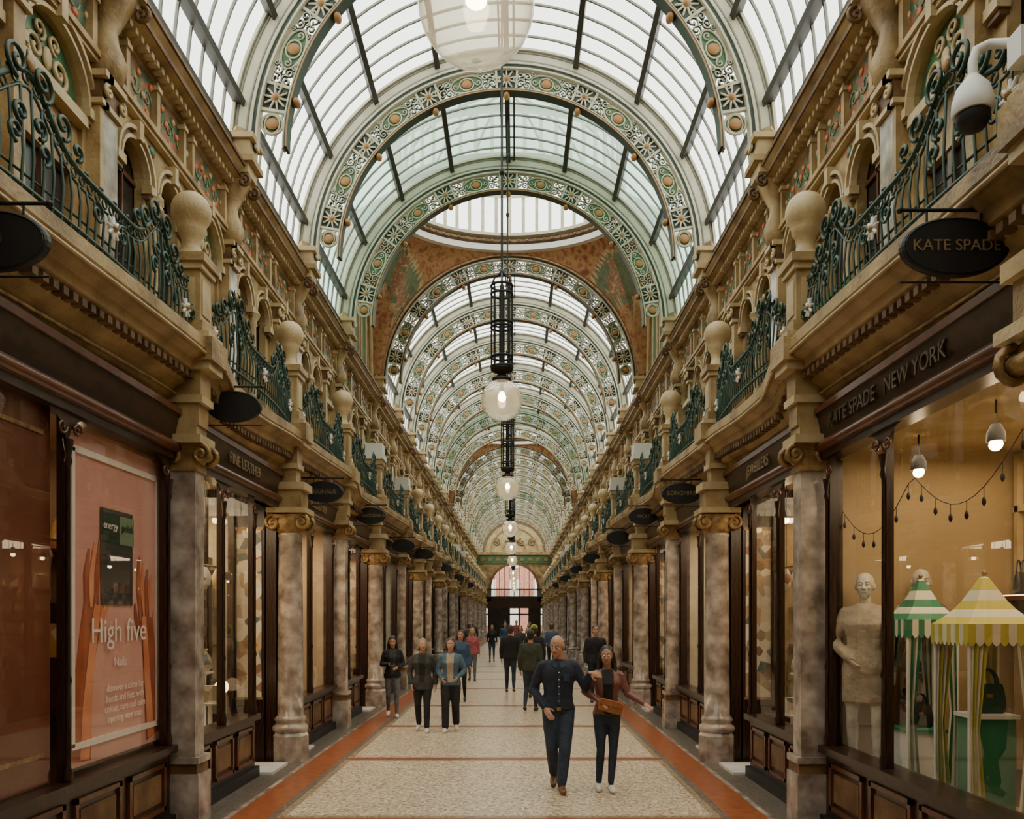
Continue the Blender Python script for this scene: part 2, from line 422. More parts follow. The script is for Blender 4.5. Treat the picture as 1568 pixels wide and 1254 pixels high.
def build_pier():
    b = MB(); x0, x1, h = 2.9, 3.16, .11
    b.box(x0 - .05, x1, -h - .05, h + .05, 0, .5, 'marble'); b.box(x0 - .03, x1, -h - .03, h + .03, .5, .6, 'stone_dark'); b.box(x0 - .05, x1, -h - .05, h + .05, .6, .66, 'marble')
    b.box(x0, x1, -h, h, .66, 3.4, 'marble')
    b.box(x0 - .02, x1, -h - .02, h + .02, 3.4, 3.45, 'gilt')
    volutes(b, (x0 + x1) / 2 - .05, .13, 3.56, .095, .026)
    b.box(x0 - .02, x1, -h, h, 3.45, 3.66, 'gilt')
    b.sphere((x0 - .03, 0, 3.55), (.04, .07, .08), 'gilt', 10, 7)
    b.box(x0 - .08, x1, -h - .08, h + .08, 3.66, 3.74, 'stone_pale'); b.box(x0 - .02, x1, -h - .02, h + .02, 3.74, 3.9, 'stone')
    return b.mesh('marble_pier')

def build_shopfront(mull, door=False):
    b = MB()
    uend = 2.35 if door else 3.3
    u0 = .2
    b.box(3.12, 3.3, u0 - .1, uend + .05, 0, .74, 'wood')
    b.box(3.06, 3.3, u0 - .1, uend + .05, 0, .13, 'black')
    b.box(3.04, 3.3, u0 - .1, uend + .05, .72, .79, 'wood')
    b.box(3.14, 3.3, 0, .11, 0, 3.5, 'wood'); b.box(3.14, 3.3, 3.40, 3.5, 0, 3.5, 'wood')
    n = 4 if not door else 3
    for i in range(n):
        a = u0 + .05 + (uend - u0) * i / n; c = a + (uend - u0) / n - .12
        b.box(3.095, 3.12, a, c, .2, .24, 'wood_red'); b.box(3.095, 3.12, a, c, .6, .64, 'wood_red')
        b.box(3.095, 3.12, a, a + .04, .2, .64, 'wood_red'); b.box(3.095, 3.12, c - .04, c, .2, .64, 'wood_red')
        b.box(3.105, 3.12, a + .08, c - .08, .29, .55, 'stone_dark')
    posts = [u0 - .04, mull, uend]
    for i, u in enumerate(posts):
        w = .035 if i != 1 else .018
        b.box(3.12, 3.18, u - w, u + w, .79, 3.5, 'wood')
        b.lathe([(.028, .79), (.036, .85), (.020, .9), (.017, 1.5), (.026, 1.53), (.016, 1.58), (.015, 3.1), (.03, 3.14), (.02, 3.18), (.04, 3.3)], (3.105, u, 0), 'wood', 10)
    b.box(3.08, 3.25, 0.1, 3.45, 3.5, 3.6, 'wood')
    for i in range(len(posts) - 1):
        a, c = posts[i], posts[i + 1]
        for (u, s) in ((a, 1), (c, -1)):
            q = .28
            pts = [(3.11, u, 3.5), (3.11, u, 3.5 - q)] + [(3.11, u + s * (q - q * cos(t * pi / 12)), 3.5 - q + q * sin(t * pi / 12)) for t in range(0, 7)]
            b.add(pts, [tuple(range(len(pts)))], 'wood')
            p = spiral((u + s * .09, 3.38), .06, 0, 1.3, s, 12)
            b.tube([(3.09, aa, q2) for aa, q2 in p], .012, 'wood_red', 5)
    b.tube([(3.08, .1, 3.62), (3.08, 3.4, 3.62)], .055, 'wood_red', 10)
    b.add([(3.10, .1, 3.66), (3.10, 3.4, 3.66), (3.04, 3.4, 3.95), (3.04, .1, 3.95), (3.4, .1, 3.66), (3.4, 3.4, 3.66), (3.4, 3.4, 4.02), (3.4, .1, 4.02)],
          [(0, 1, 2, 3), (3, 2, 6, 7), (0, 3, 7, 4), (1, 5, 6, 2), (0, 4, 5, 1)], 'wood')
    b.box(3.02, 3.1, .1, 3.4, 3.93, 3.99, 'wood_red')
    b.quad((3.16, u0, .79), (3.16, uend, .79), (3.16, uend, 3.5), (3.16, u0, 3.5), 'glass_shop')
    if door:
        b.quad((3.16, uend, .79), (3.75, uend, .79), (3.75, uend, 3.5), (3.16, uend, 3.5), 'glass_shop')
        b.box(3.2, 3.75, uend - .03, uend + .03, 0, .79, 'wood'); b.box(3.7, 3.78, uend - .04, uend + .04, 0, 3.5, 'wood')
        b.box(3.7, 3.78, 3.32, 3.42, 0, 3.5, 'wood'); b.box(3.7, 3.78, uend, 3.4, 2.5, 2.6, 'wood'); b.box(3.7, 3.76, uend, 3.4, 0, .3, 'wood')
        b.box(3.7, 3.76, uend, 2.5, 0, 2.5, 'wood'); b.box(3.7, 3.76, 3.24, 3.4, 0, 2.5, 'wood')
        b.quad((3.73, uend, .3), (3.73, 3.4, .3), (3.73, 3.4, 3.5), (3.73, uend, 3.5), 'glass_shop')
        b.tube([(3.66, 2.58, .95), (3.64, 2.58, 1.0), (3.64, 2.58, 1.4), (3.66, 2.58, 1.45)], .012, 'gilt', 6)
        b.box(2.92, 3.75, uend + .1, 3.18, 0, .035, 'marble_white')
        # side panel of recess: wood dado with glass-like framed poster above
        b.box(3.15, 3.75, uend, 3.42, 3.5, 3.6, 'wood'); b.box(3.28, 3.76, 3.40, 3.46, 0, 3.5, 'wood')
        b.box(3.34, 3.68, 3.385, 3.40, .9, 3.2, 'goods_b'); b.box(3.32, 3.70, 3.38, 3.39, 3.2, 3.24, 'gilt'); b.box(3.32, 3.70, 3.38, 3.39, .86, .9, 'gilt')
    else:
        b.box(2.94, 3.12, .35, 1.25, 0, .03, 'marble_white')
    return b.mesh('shopfront')

INTCOL = [(.40, .29, .14), (.38, .28, .17), (.48, .42, .31), (.32, .2, .12), (.40, .32, .21), (.24, .26, .25), (.44, .23, .19)]
for i, c in enumerate(INTCOL): mat('shop_paint_%d' % i, c, .7, col2=tuple(x * .8 for x in c), nscale=1)
mat('goods_a', (.4, .15, .08), .5, col2=[(.5, .42, .28), (.06, .09, .12), (.4, .07, .06), (.6, .52, .4), (.45, .25, .05)], nscale=6, kind='voronoi', lo=.1, hi=.9)
mat('goods_b', (.55, .48, .36), .45, col2=[(.65, .6, .5), (.2, .1, .06), (.5, .36, .2), (.1, .12, .12)], nscale=7, kind='voronoi', lo=.1, hi=.9)
def build_interior(ci, platform=True, shelves=True):
    b = MB(); m = 'shop_paint_%d' % ci
    gm = 'goods_a' if ci % 2 else 'goods_b'
    X0, X1 = 3.3, 6.2
    b.quad((X1, .05, 0), (X1, 3.45, 0), (X1, 3.45, 3.6), (X1, .05, 3.6), m)
    b.box(3.3, X1, -.04, .05, 0, 3.98, m); b.box(3.3, X1, 3.45, 3.54, 0, 3.98, m)
    b.box(3.22, X1, .05, 3.45, 3.6, 3.66, 'stone_pale')
    b.quad((3.2, .05, .012), (X1, .05, .012), (X1, 3.45, .012), (3.2, 3.45, .012), 'wood_red')
    if platform: b.box(3.3, 4.0, .1, 2.25, .0, .55, 'stone_pale')
    r = random.Random(ci + 10)
    if shelves:
        for (yy0, yy1) in ((3.40, 3.44),):
            for z in (1.1, 1.6, 2.1, 2.6):
                b.box(3.95, 5.7, yy0 - .3, yy1, z, z + .03, 'wood')
                x = 4.0
                while x < 5.5:
                    w = r.uniform(.1, .22); h = r.uniform(.12, .36)
                    if r.random() < .5: b.box(x, x + w, yy0 - .25, yy0 - .05, z + .03, z + .03 + h, gm)
                    else: b.lathe([(w * .4, 0), (w * .5, h * .3), (w * .3, h * .8), (w * .15, h)], (x + w / 2, yy0 - .15, z + .03), gm, 10)
                    x += w + .06
        for z in (.9, 1.5, 2.1, 2.7):
            b.box(5.75, X1, .2, 3.3, z, z + .04, 'wood')
            y = .3
            while y < 3.1:
                w = r.uniform(.1, .28); h = r.uniform(.12, .38)
                if r.random() < .5: b.box(5.82, 6.1, y, y + w, z + .04, z + .04 + h, gm)
                else: b.lathe([(w * .4, 0), (w * .5, h * .3), (w * .3, h * .8), (w * .15, h)], (5.95, y + w / 2, z + .04), gm, 10)
                y += w + .08
        b.box(4.5, 5.1, .6, 2.6, 0, .9, 'wood'); b.box(4.45, 5.15, .55, 2.65, .9, .95, 'marble_white')
        if platform:
            for k in range(9):
                y = .28 + k * .235; h = r.uniform(.12, .85)
                xx = 3.42 + .16 * (k % 3)
                b.lathe([(.09, 0), (.09, .02), (.025, .04), (.025, h), (.11, h + .02), (.11, h + .04)], (xx, y, .55), 'white_paint', 14)
                if k % 3 == 0: b.box(xx - .08, xx + .08, y - .05, y + .05, .59 + h, .59 + h + .2, gm)
                else: b.lathe([(.05, 0), (.10, .06), (.08, .16), (.03, .24), (.05, .27)], (xx, y, .59 + h), gm, 12)
            b.tube([(3.42, .25, 2.6), (3.42, 2.1, 2.6)], .012, 'gilt', 6)
            for k in range(5):
                y = .4 + k * .38
                b.tube([(3.42, y, 3.6), (3.42, y, 2.6)], .004, 'black', 4)
                b.lathe([(.02, 0), (.07, -.1), (.05, -.22), (.01, -.26)], (3.42, y, 2.58), gm, 10)
    for (x, y) in ((3.7, .7), (3.7, 1.75), (3.7, 2.8), (4.9, 1.2), (4.9, 2.4)):
        b.tube([(x, y, 3.6), (x, y, 3.4)], .008, 'black', 5)
        b.lathe([(.03, 3.42), (.06, 3.36), (.065, 3.29)], (x, y, 0), 'black', 12, cap=False)
        b.sphere((x, y, 3.27), .048, 'lamp_warm', 8, 6)
    return b.mesh('shop_interior')

M_upper = build_upper(); M_block = build_block(); M_cA = build_cornice(dzA); M_cB = build_cornice(dzB)
M_ped = build_pedestal(True); M_pedw = build_pedestal(False); M_rail = build_railing(); M_colm = build_column(); M_pier = build_pier()
M_sfA = build_shopfront(1.25, True); M_sfB = build_shopfront(1.75); M_sfB_r = build_shopfront(2.22); M_sfB_l = build_shopfront(1.72)
M_int = [build_interior(i) for i in range(len(INTCOL))]
M_int_bag = build_interior(0, True, False)

walls = {1: empty('wall_right'), -1: empty('wall_left')}
for i in range(len(ST) - 1):
    y0 = ST[i]; L = ST[i + 1] - y0; sy = L / L0; pier = (i % 2 == 0)
    near = abs(y0 - 4.15) < .1
    for s in (-1, 1):
        w = walls[s]
        inst('upper_wall', M_upper, (0, y0, 0), (s, sy, 1), parent=w)
        inst('balcony_cornice', M_cA if pier else M_cB, (0, y0, 0), (s, sy, 1), parent=w)
        if y0 > -3: inst('balcony_railing', M_rail, (0, y0, 0), (s, sy, 1))
        me = M_sfA if pier else M_sfB
        if near: me = M_sfB_r if s == 1 else M_sfB_l
        inst('shopfront', me, (0, y0, 0), (s, sy, 1))
        if s == 1: ci = [1, 3, 4, 0, 0, 2, 3, 1][i % 8]
        else: ci = [4, 3, 1, 3, 2, 1, 6, 5][i % 8]
        mi = M_int[ci]
        if near and s == 1: mi = M_int_bag
        inst('shop_interior', mi, (0, y0, 0), (s, sy, 1))
for i, y in enumerate(ST):
    pier = (i % 2 == 0)
    for s in (-1, 1):
        inst('rib_console', M_block, (0, y, 0), (s, 1, 1), parent=walls[s])
        inst('marble_pier' if pier else 'marble_column', M_pier if pier else M_colm, (0, y, 0), (s, 1, 1))
        dm = any(abs(y - a) < .01 or abs(y - c) < .01 for a, c in DOMES)
        inst('stone_pedestal' if dm else 'ball_finial_pedestal', M_pedw if dm else M_ped, (0, y, 0), (s, 1, 1))

# ------------------------------------------------------------------ floor
b = MB()
y0, y1 = ST[0], YEND + 14
for s in (-1, 1):
    def q(a, c, m, z=0):
        xa, xc = sorted((s * a, s * c)); b.quad((xa, y0, z), (xc, y0, z), (xc, y1, z), (xa, y1, z), m)
    q(2.30, 2.68, 'terracotta'); q(2.68, 2.74, 'marble'); q(2.74, 3.3, 'floor_mosaic'); q(3.3, 8, 'floor_line', -.01)
    q(2.22, 2.30, 'floor_mosaic')
cur = y0
for y in [v + .15 for v in ST] + [y1]:
    ya, yb = cur, y - .07
    if yb > ya + .5:
        b.quad((-2.14, ya + .09, 0), (2.14, ya + .09, 0), (2.14, yb - .09, 0), (-2.14, yb - .09, 0), 'terrazzo')
        b.quad((-2.22, ya, 0), (2.22, ya, 0), (2.22, ya + .09, 0), (-2.22, ya + .09, 0), 'terrazzo_dark')
        b.quad((-2.22, yb - .09, 0), (2.22, yb - .09, 0), (2.22, yb, 0), (-2.22, yb, 0), 'terrazzo_dark')
        for s in (-1, 1):
            xa, xc = sorted((s * 2.14, s * 2.22)); b.quad((xa, ya + .09, 0), (xc, ya + .09, 0), (xc, yb - .09, 0), (xa, yb - .09, 0), 'terrazzo_dark')
    b.quad((-2.22, y - .07, 0), (2.22, y - .07, 0), (2.22, y + .07, 0), (-2.22, y + .07, 0), 'floor_line')
    cur = y + .07
b.obj('floor')

# ------------------------------------------------------------------ roof
ZC = 8.5; RO = 3.8
SEG = pi / 7; PSEG = radians(20)
def P(r, a, y): return (r * cos(a), y, ZC + r * sin(a))
def build_rib():
    b = MB(); f = lambda p, q, t: (p, t, ZC + q)
    b.band(3.0, 3.04, 0, pi, 56, -.1, .1, 'rib_green', f)
    b.band(3.0, 3.02, 0, pi, 56, -.11, -.1, 'rib_gold', f)
    b.band(3.05, 3.075, 0, pi, 56, -.06, .06, 'cream', f)
    b.band(3.42, 3.45, 0, pi, 56, -.07, .07, 'cream', f)
    b.band(3.455, 3.5, 0, pi, 56, -.06, .06, 'rib_green', f)
    b.band(3.5, 3.8, 0, pi, 56, -.03, .05, 'cream', f)
    b.band(3.5, 3.54, 0, pi, 56, -.08, .08, 'cream', f)
    b.band(3.57, 3.59, 0, pi, 56, -.045, .0, 'glazing_bar', f)
    b.band(3.72, 3.745, 0, pi, 56, -.045, .0, 'glazing_bar', f)
    b.band(3.76, 3.8, 0, pi, 56, -.08, .08, 'cream', f)
    for k in range(-3, 4):
        a = pi / 2 + k * SEG
        b.band(3.08, 3.42, a - .05, a + .05, 2, .01, .03, 'rib_green', f)
        for j in range(10):
            t = j * 2 * pi / 10
            c = P(3.25, a, -.02)
            r1 = .17
            p1 = P(3.25 + r1 * cos(t), a + r1 * sin(t) / 3.25, -.02)
            b.tube([c, p1], [.022, .014], 'cream', 5)
        b.sphere(P(3.25, a, -.03), .05, 'rib_gold', 8, 6)
        b.sphere(P(2.96, a, 0), (.06, .1, .06), 'rib_gold', 8, 6)
        b.band(3.05, 3.45, a - .062, a - .05, 1, -.03, .03, 'cream', f); b.band(3.05, 3.45, a + .05, a + .062, 1, -.03, .03, 'cream', f)
    for k in range(-4, 4):
        a0 = pi / 2 + k * SEG; a1 = a0 + SEG
        a0 = max(a0, 0); a1 = min(a1, pi)
        if a1 - a0 < .1: continue
        ac = (a0 + a1) / 2; half = (a1 - a0) / 2
        full = half > .2
        hw = .30 if full else .14
        n = 22
        b.tube([P(3.245 + .15 * sin(2 * pi * j / n), ac + hw * cos(2 * pi * j / n) / 3.25, 0) for j in range(n)], .02, 'cream', 5, closed=True)
        ov = [P(3.245 + .14 * sin(2 * pi * j / n), ac + hw * .96 * cos(2 * pi * j / n) / 3.25, .012) for j in range(n)]
        b.add(ov, [tuple(range(n))], 'lunette_green')
        b.sphere(P(3.245, ac, -.01), (.095, .03, .08), 'rib_gold', 10, 6)
        b.tube([P(3.245 + .105 * sin(2 * pi * j / 14), ac + .13 * cos(2 * pi * j / 14) / 3.25, 0) for j in range(14)], .014, 'cream', 5, closed=True)
        if full:
            for s in (-1, 1):
                p = spiral((s * .21, 0), .06, pi if s > 0 else 0, 1.2, s, 10)
                b.tube([P(3.245 + q2, ac + p2 / 3.25, -.01) for p2, q2 in p], .012, 'cream', 4)
                for v in (-1, 1):
                    for (da, dr, rr) in ((.35, .085, .075), (.47, .07, .085), (.56, .0, .06), (.26, .13, .04)):
                        p = spiral((da * s, dr * v), rr, pi if s > 0 else 0, 1.3, v * s, 12)
                        b.tube([P(3.245 + q2, ac + p2 / 3.25, -.01) for p2, q2 in p], .018, 'rib_green', 4)
                        b.tube([P(3.245 + q2, ac + p2 / 3.25, -.028) for p2, q2 in p], .009, 'cream', 4)
                b.tube([P(3.245 + .17 * t, ac + s * (.33 + .25 * abs(t)) / 3.25, 0) for t in (-1, -.6, -.2, .2, .6, 1)], .016, 'rib_green', 4)
            for s in (-1, 1):
                b.band(3.08, 3.42, ac + s * .62 / 3.25 - .012, ac + s * .62 / 3.25 + .012, 1, -.01, .02, 'rib_green', f)
    return b.mesh('roof_rib')
def build_glazing(gm):
    b = MB(); f = lambda p, q, t: (p, t, ZC + q)
    n = 42
    for i in range(n):
        a0 = pi * i / n; a1 = pi * (i + 1) / n
        b.quad(P(RO, a0, 0), P(RO, a1, 0), P(RO, a1, L0), P(RO, a0, L0), gm)
    for j in range(1, 9):
        y = L0 * j / 9
        b.band(3.775, 3.81, 0, pi, n, y - .015, y + .015, 'glazing_bar', f)
    for k in range(-4, 5):
        a = pi / 2 + k * PSEG
        w = .035 / 3.8
        b.band(3.66, 3.80, a - w * .8, a + w * .8, 1, 0, L0, 'purlin', f)
        b.band(3.65, 3.68, a - w * 1.4, a + w * 1.4, 1, 0, L0, 'purlin', f)
        if k == 0:
            for s in (-1, 1):
                b.band(3.7, 3.8, a + s * .035 - w * .5, a + s * .035 + w * .5, 1, 0, L0, 'purlin', f)
    b.band(3.7, 3.82, 0, .02, 1, 0, L0, 'purlin', f); b.band(3.7, 3.82, pi - .02, pi, 1, 0, L0, 'purlin', f)
    return b.mesh('roof_glazing')
M_rib = build_rib(); M_gl = build_glazing('glass_roof'); M_glt = build_glazing('glass_roof_teal')
ceil = empty('ceiling')
for i, y in enumerate(ST):
    inst('roof_rib', M_rib, (0, y, 0), parent=ceil)
    if i < len(ST) - 1 and not is_dome(y):
        L = ST[i + 1] - y
        inst('roof_glazing', M_glt if i in (6, 12, 19) else M_gl, (0, y, 0), (1, L / L0, 1), parent=ceil)

def build_dome():
    b = MB(); rx, ry, hx, hy, zt = 2.95, 2.05, 3.85, 2.12, 12.12
    n = 224; m = 26; RA = 3.54
    rings = []
    for j in range(m + 1):
        t = j / m; ring = []
        for k in range(n):
            ph = 2 * pi * k / n + .001
            dx, dy = rx * cos(ph), ry * sin(ph)
            sc = min(hx / max(abs(dx), 1e-6), hy / max(abs(dy), 1e-6))
            bx, by = dx * sc, dy * sc
            if abs(abs(by) - hy) < 1e-4: bz = ZC + sqrt(max(RA ** 2 - min(abs(bx), RA) ** 2, 0))
            else: bz = ZC + 3.5 * sqrt(max(1 - (by / hy) ** 2, 0))
            e = sin(t * pi / 2)
            ring.append((bx + (dx - bx) * t, by + (dy - by) * t, bz + (zt - bz) * e if bz < zt else bz + (zt - bz) * t))
        rings.append(ring)
    groups = {}
    for j in range(m):
        for k in range(n):
            p = rings[j][k]; ax, ay, z = abs(p[0]), abs(p[1]), p[2]
            u = (ax - 3.0) / .62; v = (z - 11.1) / .75
            rr = sqrt(u * u + v * v)
            mm = 'painting'
            if rr < .92: mm = 'painting_green'
            elif rr < 1.06: mm = 'stone_pale'
            fig = ((ax - 2.98) / .22) ** 2 + ((z - 11.0) / .42) ** 2
            fig2 = ((ax - 2.8) / .11) ** 2 + ((z - 11.5) / .13) ** 2
            fig3 = ((ax - 3.2) / .28) ** 2 + ((z - 10.72) / .16) ** 2
            if min(fig, fig2, fig3) < 1: mm = 'painting_figure'
            if j in (0,) or j == m - 1: mm = 'stone_dark'
            groups.setdefault(mm, []).append((j * n + k, j * n + (k + 1) % n, (j + 1) * n + (k + 1) % n, (j + 1) * n + k))
    vs = [p for r in rings for p in r]
    for mm, fs in groups.items(): b.add(vs, fs, mm, True)
    for s in (-1, 1):
        f = lambda p, q, t: (p, t, ZC + q)
        b.band(3.5, 3.86, 0, pi, 40, s * 2.14 - .01, s * 2.14 + .01, 'painting', f)
    def er(prof, mm, nn=96, smf=False):
        b.loft([[(rr * 1.0 * cos(2 * pi * k / nn) * (rx), rr * sin(2 * pi * k / nn) * ry, z) for k in range(nn)] for rr, z in prof], mm, smf, False)
    o = -.28
    er([(1.0, 12.32 + o), (.95, 12.34 + o), (.95, 12.5 + o), (.97, 12.52 + o)], 'white_paint')
    er([(.97, 12.52 + o), (.93, 12.56 + o), (.93, 12.62 + o), (.97, 12.66 + o)], 'stone_dark')
    er([(.97, 12.66 + o), (.90, 12.7 + o), (.90, 12.78 + o), (.98, 12.82 + o)], 'cream')
    for k in range(72):
        a = 2 * pi * k / 72
        b.sphere((rx * .925 * cos(a), ry * .925 * sin(a), 12.59 + o), .035, 'rib_gold', 5, 4)
    for k in range(48):
        a = 2 * pi * k / 48
        x, y = rx * .97 * cos(a), ry * .97 * sin(a)
        b.tube([(x, y, 12.8 + o), (x, y, 13.5)], .05, 'cream', 6)
    er([(.99, 12.8 + o), (.99, 13.5)], 'glass_roof')
    er([(.94, 13.48), (.94, 13.6), (1.0, 13.62)], 'cream')
    prof = [(cos(t * pi / 16), 13.6 + 1.6 * sin(t * pi / 16)) for t in range(0, 8)] + [(.03, 15.2)]
    er(prof, 'glass_roof', 48, True)
    for k in range(16):
        a = 2 * pi * k / 16
        b.tube([(r * .99 * rx * cos(a), r * .99 * ry * sin(a), z) for r, z in prof], .035, 'purlin', 5)
    for s in (-1, 1):
        pts = [(s * 3.87, hy * cos(pi * k / 20), ZC + 3.5 * sin(pi * k / 20)) for k in range(21)]
        b.add(pts, [tuple(range(21))], 'stone')
        b.tube([(s * 3.82, p[1], p[2]) for p in pts], .07, 'stone_pale', 6)
        b.box(min(s * 3.8, s * 4.1), max(s * 3.8, s * 4.1), -2.25, 2.25, 8.3, 8.6, 'stone')
        for yy in (-1.0, 0, 1.0):
            n2 = 12
            b.add([(s * 3.85, yy - .32, 8.7)] + [(s * 3.85, yy - .32 * cos(pi * k / n2), 10.2 + .32 * sin(pi * k / n2)) for k in range(n2 + 1)] + [(s * 3.85, yy + .32, 8.7)], [tuple(range(n2 + 3))], 'lunette_green')
            b.tube([(s * 3.84, yy - .32, 8.7)] + [(s * 3.84, yy - .32 * cos(pi * k / n2), 10.2 + .32 * sin(pi * k / n2)) for k in range(n2 + 1)] + [(s * 3.84, yy + .32, 8.7)], .035, 'stone_pale', 5)
    return b.mesh('dome')
M_dome = build_dome()
for a, c in DOMES: inst('painted_dome', M_dome, (0, (a + c) / 2, 0), parent=ceil)

# ------------------------------------------------------------------ far end wall and rear sky block
def endwall(name, y, d, opening=True):
    b = MB()
    fy = lambda p, q, t: (p, t, 4.95 + q)
    n = 32
    pts = [(3.85 * cos(pi * k / n), y, ZC + 3.85 * sin(pi * k / n)) for k in range(n + 1)]
    b.add(pts, [tuple(range(n + 1))], 'stone_pale')
    f2 = lambda p, q, t: (p, t, ZC + q)
    for (r0, r1, m) in ((3.1, 3.2, 'stone_dark'), (2.4, 2.5, 'stone'), (1.2, 1.3, 'stone')):
        b.band(r0, r1, 0, pi, 32, y - d * .12, y, m, f2)
    for s in (-1, 1):
        for c0 in (1.8, .7):
            p = spiral((s * c0, ZC + 1.0), .4, pi / 2, 1.5, s, 20)
            b.tube([(a, y - d * .05, z) for a, z in p], .06, 'stone_dark', 5)
    b.box(-3.9, 3.9, min(y, y - d * .3), max(y, y - d * .3), 8.25, 8.55, 'stone')
    b.box(-3.9, 3.9, min(y, y - d * .15), max(y, y - d * .15), 7.4, 8.25, 'lunette_green')
    for k in range(9): b.box(-3.4 + k * .8, -3.0 + k * .8, min(y, y - d * .2), max(y, y - d * .2), 7.65, 8.0, 'gilt')
    R = 2.3 if opening else .01
    n = 20
    for k in range(n):
        a0 = pi - pi * k / n; a1 = pi - pi * (k + 1) / n
        x0_, z0_ = R * cos(a0), 4.95 + R * sin(a0); x1_, z1_ = R * cos(a1), 4.95 + R * sin(a1)
        b.quad((x0_, y, z0_), (x1_, y, z1_), (x1_, y, 7.4), (x0_, y, 7.4), 'stone')
    for s in (-1, 1):
        xa, xc = sorted((s * R, s * 4.4)); b.box(xa, xc, min(y, y + d * .3), max(y, y + d * .3), 3.6, 7.4, 'stone')
        xa, xc = sorted((s * 2.9, s * 6.3)); b.box(xa, xc, min(y, y + d * .3), max(y, y + d * .3), 0, 3.6, 'stone')
    b.box(-2.9, 2.9, min(y, y + d * .3), max(y, y + d * .3), 2.9 if opening else 0, 4.0, 'wood')
    if not opening: b.box(-4.4, 4.4, y - .3, y - .05, 0, 8.5, 'stone')
    if opening:
        b.band(R, R + .25, 0, pi, 24, y - .2, y, 'stone_dark', fy)
        for k in range(-4, 5): b.box(k * .5 - .03, k * .5 + .03, y + .02, y + .08, 4.0, 7.2, 'wood')
        b.box(-2.9, 2.9, y - .1, y, 4.0, 4.1, 'green_iron'); b.box(-2.9, 2.9, y - .1, y, 4.75, 4.85, 'green_iron')
        for k in range(60): b.box(-2.9 + k * .098, -2.87 + k * .098, y - .07, y - .03, 4.1, 4.75, 'green_iron')
        for x in (-2.6, -1.5, -.5, .5, 1.5, 2.6): b.box(x - .08, x + .08, y, y + .1, 0, 2.9, 'wood')
        b.box(-2.9, 2.9, y, y + .1, 2.2, 2.35, 'wood')
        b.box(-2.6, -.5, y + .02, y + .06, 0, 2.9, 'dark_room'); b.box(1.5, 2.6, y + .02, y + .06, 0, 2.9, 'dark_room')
    b.obj(name)
endwall('wall_far', YEND, 1, True)
endwall('sky_block_back', ST[0], -1, False)  # unseen closure added behind the camera to keep open-sky light out
b = MB()
b.box(-14, 14, 97, 98, 0, 12, 'brick')
for k in range(-4, 5):
    for z in (1, 4.4, 7.8): b.box(k * 2.8 - .6, k * 2.8 + .6, 96.9, 97, z, z + 2, 'white_paint')
b.obj('brick_building')

# ------------------------------------------------------------------ pendant lanterns
def build_lantern():
    b = MB(); zg = 4.63; R = .25
    b.lathe([(max(R * sin(a), .02), zg - R * cos(a)) for a in [pi * k / 18 for k in range(0, 17)]], (0, 0, 0), 'glass_globe', 32, cap=False)
    b.lathe([(.02, zg - .02), (.045, zg), (.05, zg + .04), (.03, zg + .09), (.02, zg + .12)], (0, 0, 0), 'lamp_warm', 12)
    b.lathe([(.03, zg + .1), (.03, zg + .2), (.11, zg + .23), (.12, zg + .26), (.07, zg + .28), (.05, zg + .32), (.13, zg + .35), (.14, zg + .38), (.13, zg + .4), (.02, zg + .41)], (0, 0, 0), 'iron', 16)
    z0, z1 = zg + .38, zg + 1.4
    for k in range(8):
        a = 2 * pi * k / 8
        b.tube([(.125 * cos(a), .125 * sin(a), z0), (.125 * cos(a), .125 * sin(a), z1)], .012, 'iron', 5)
    for z in (z0 + .02, z0 + .14, z0 + .5, z0 + .55, z1 - .12, z1 - .02):
        b.tube([(.13 * cos(2 * pi * k / 20), .13 * sin(2 * pi * k / 20), z) for k in range(20)], .014, 'iron', 5, closed=True)
    b.lathe([(.035, z0), (.035, z1 - .1), (.02, z1)], (0, 0, 0), 'iron', 8)
    for k in range(4):
        a = 2 * pi * k / 4
        b.tube([(.13 * cos(a), .13 * sin(a), z1 - .02), (.09 * cos(a), .09 * sin(a), z1 + .08), (.015 * cos(a), .015 * sin(a), z1 + .14)], .012, 'iron', 5)
    b.tube([(0, 0, z1 - .1), (0, 0, 12.2)], .016, 'iron', 6)
    for z in (z1 + .14, 7.4, 8.8, 10.2, 11.4): b.sphere((0, 0, z), (.035, .035, .055), 'iron', 8, 6)
    return b.mesh('pendant_lantern')
M_lan = build_lantern()
for y in (-3.1, 3.55, 10.05, 16.9, 24.6, 31.6, 38.6, 50.2, 57.2, 64.2, 71.2, 78.2):
    inst('pendant_lantern', M_lan, (0, y, 0))

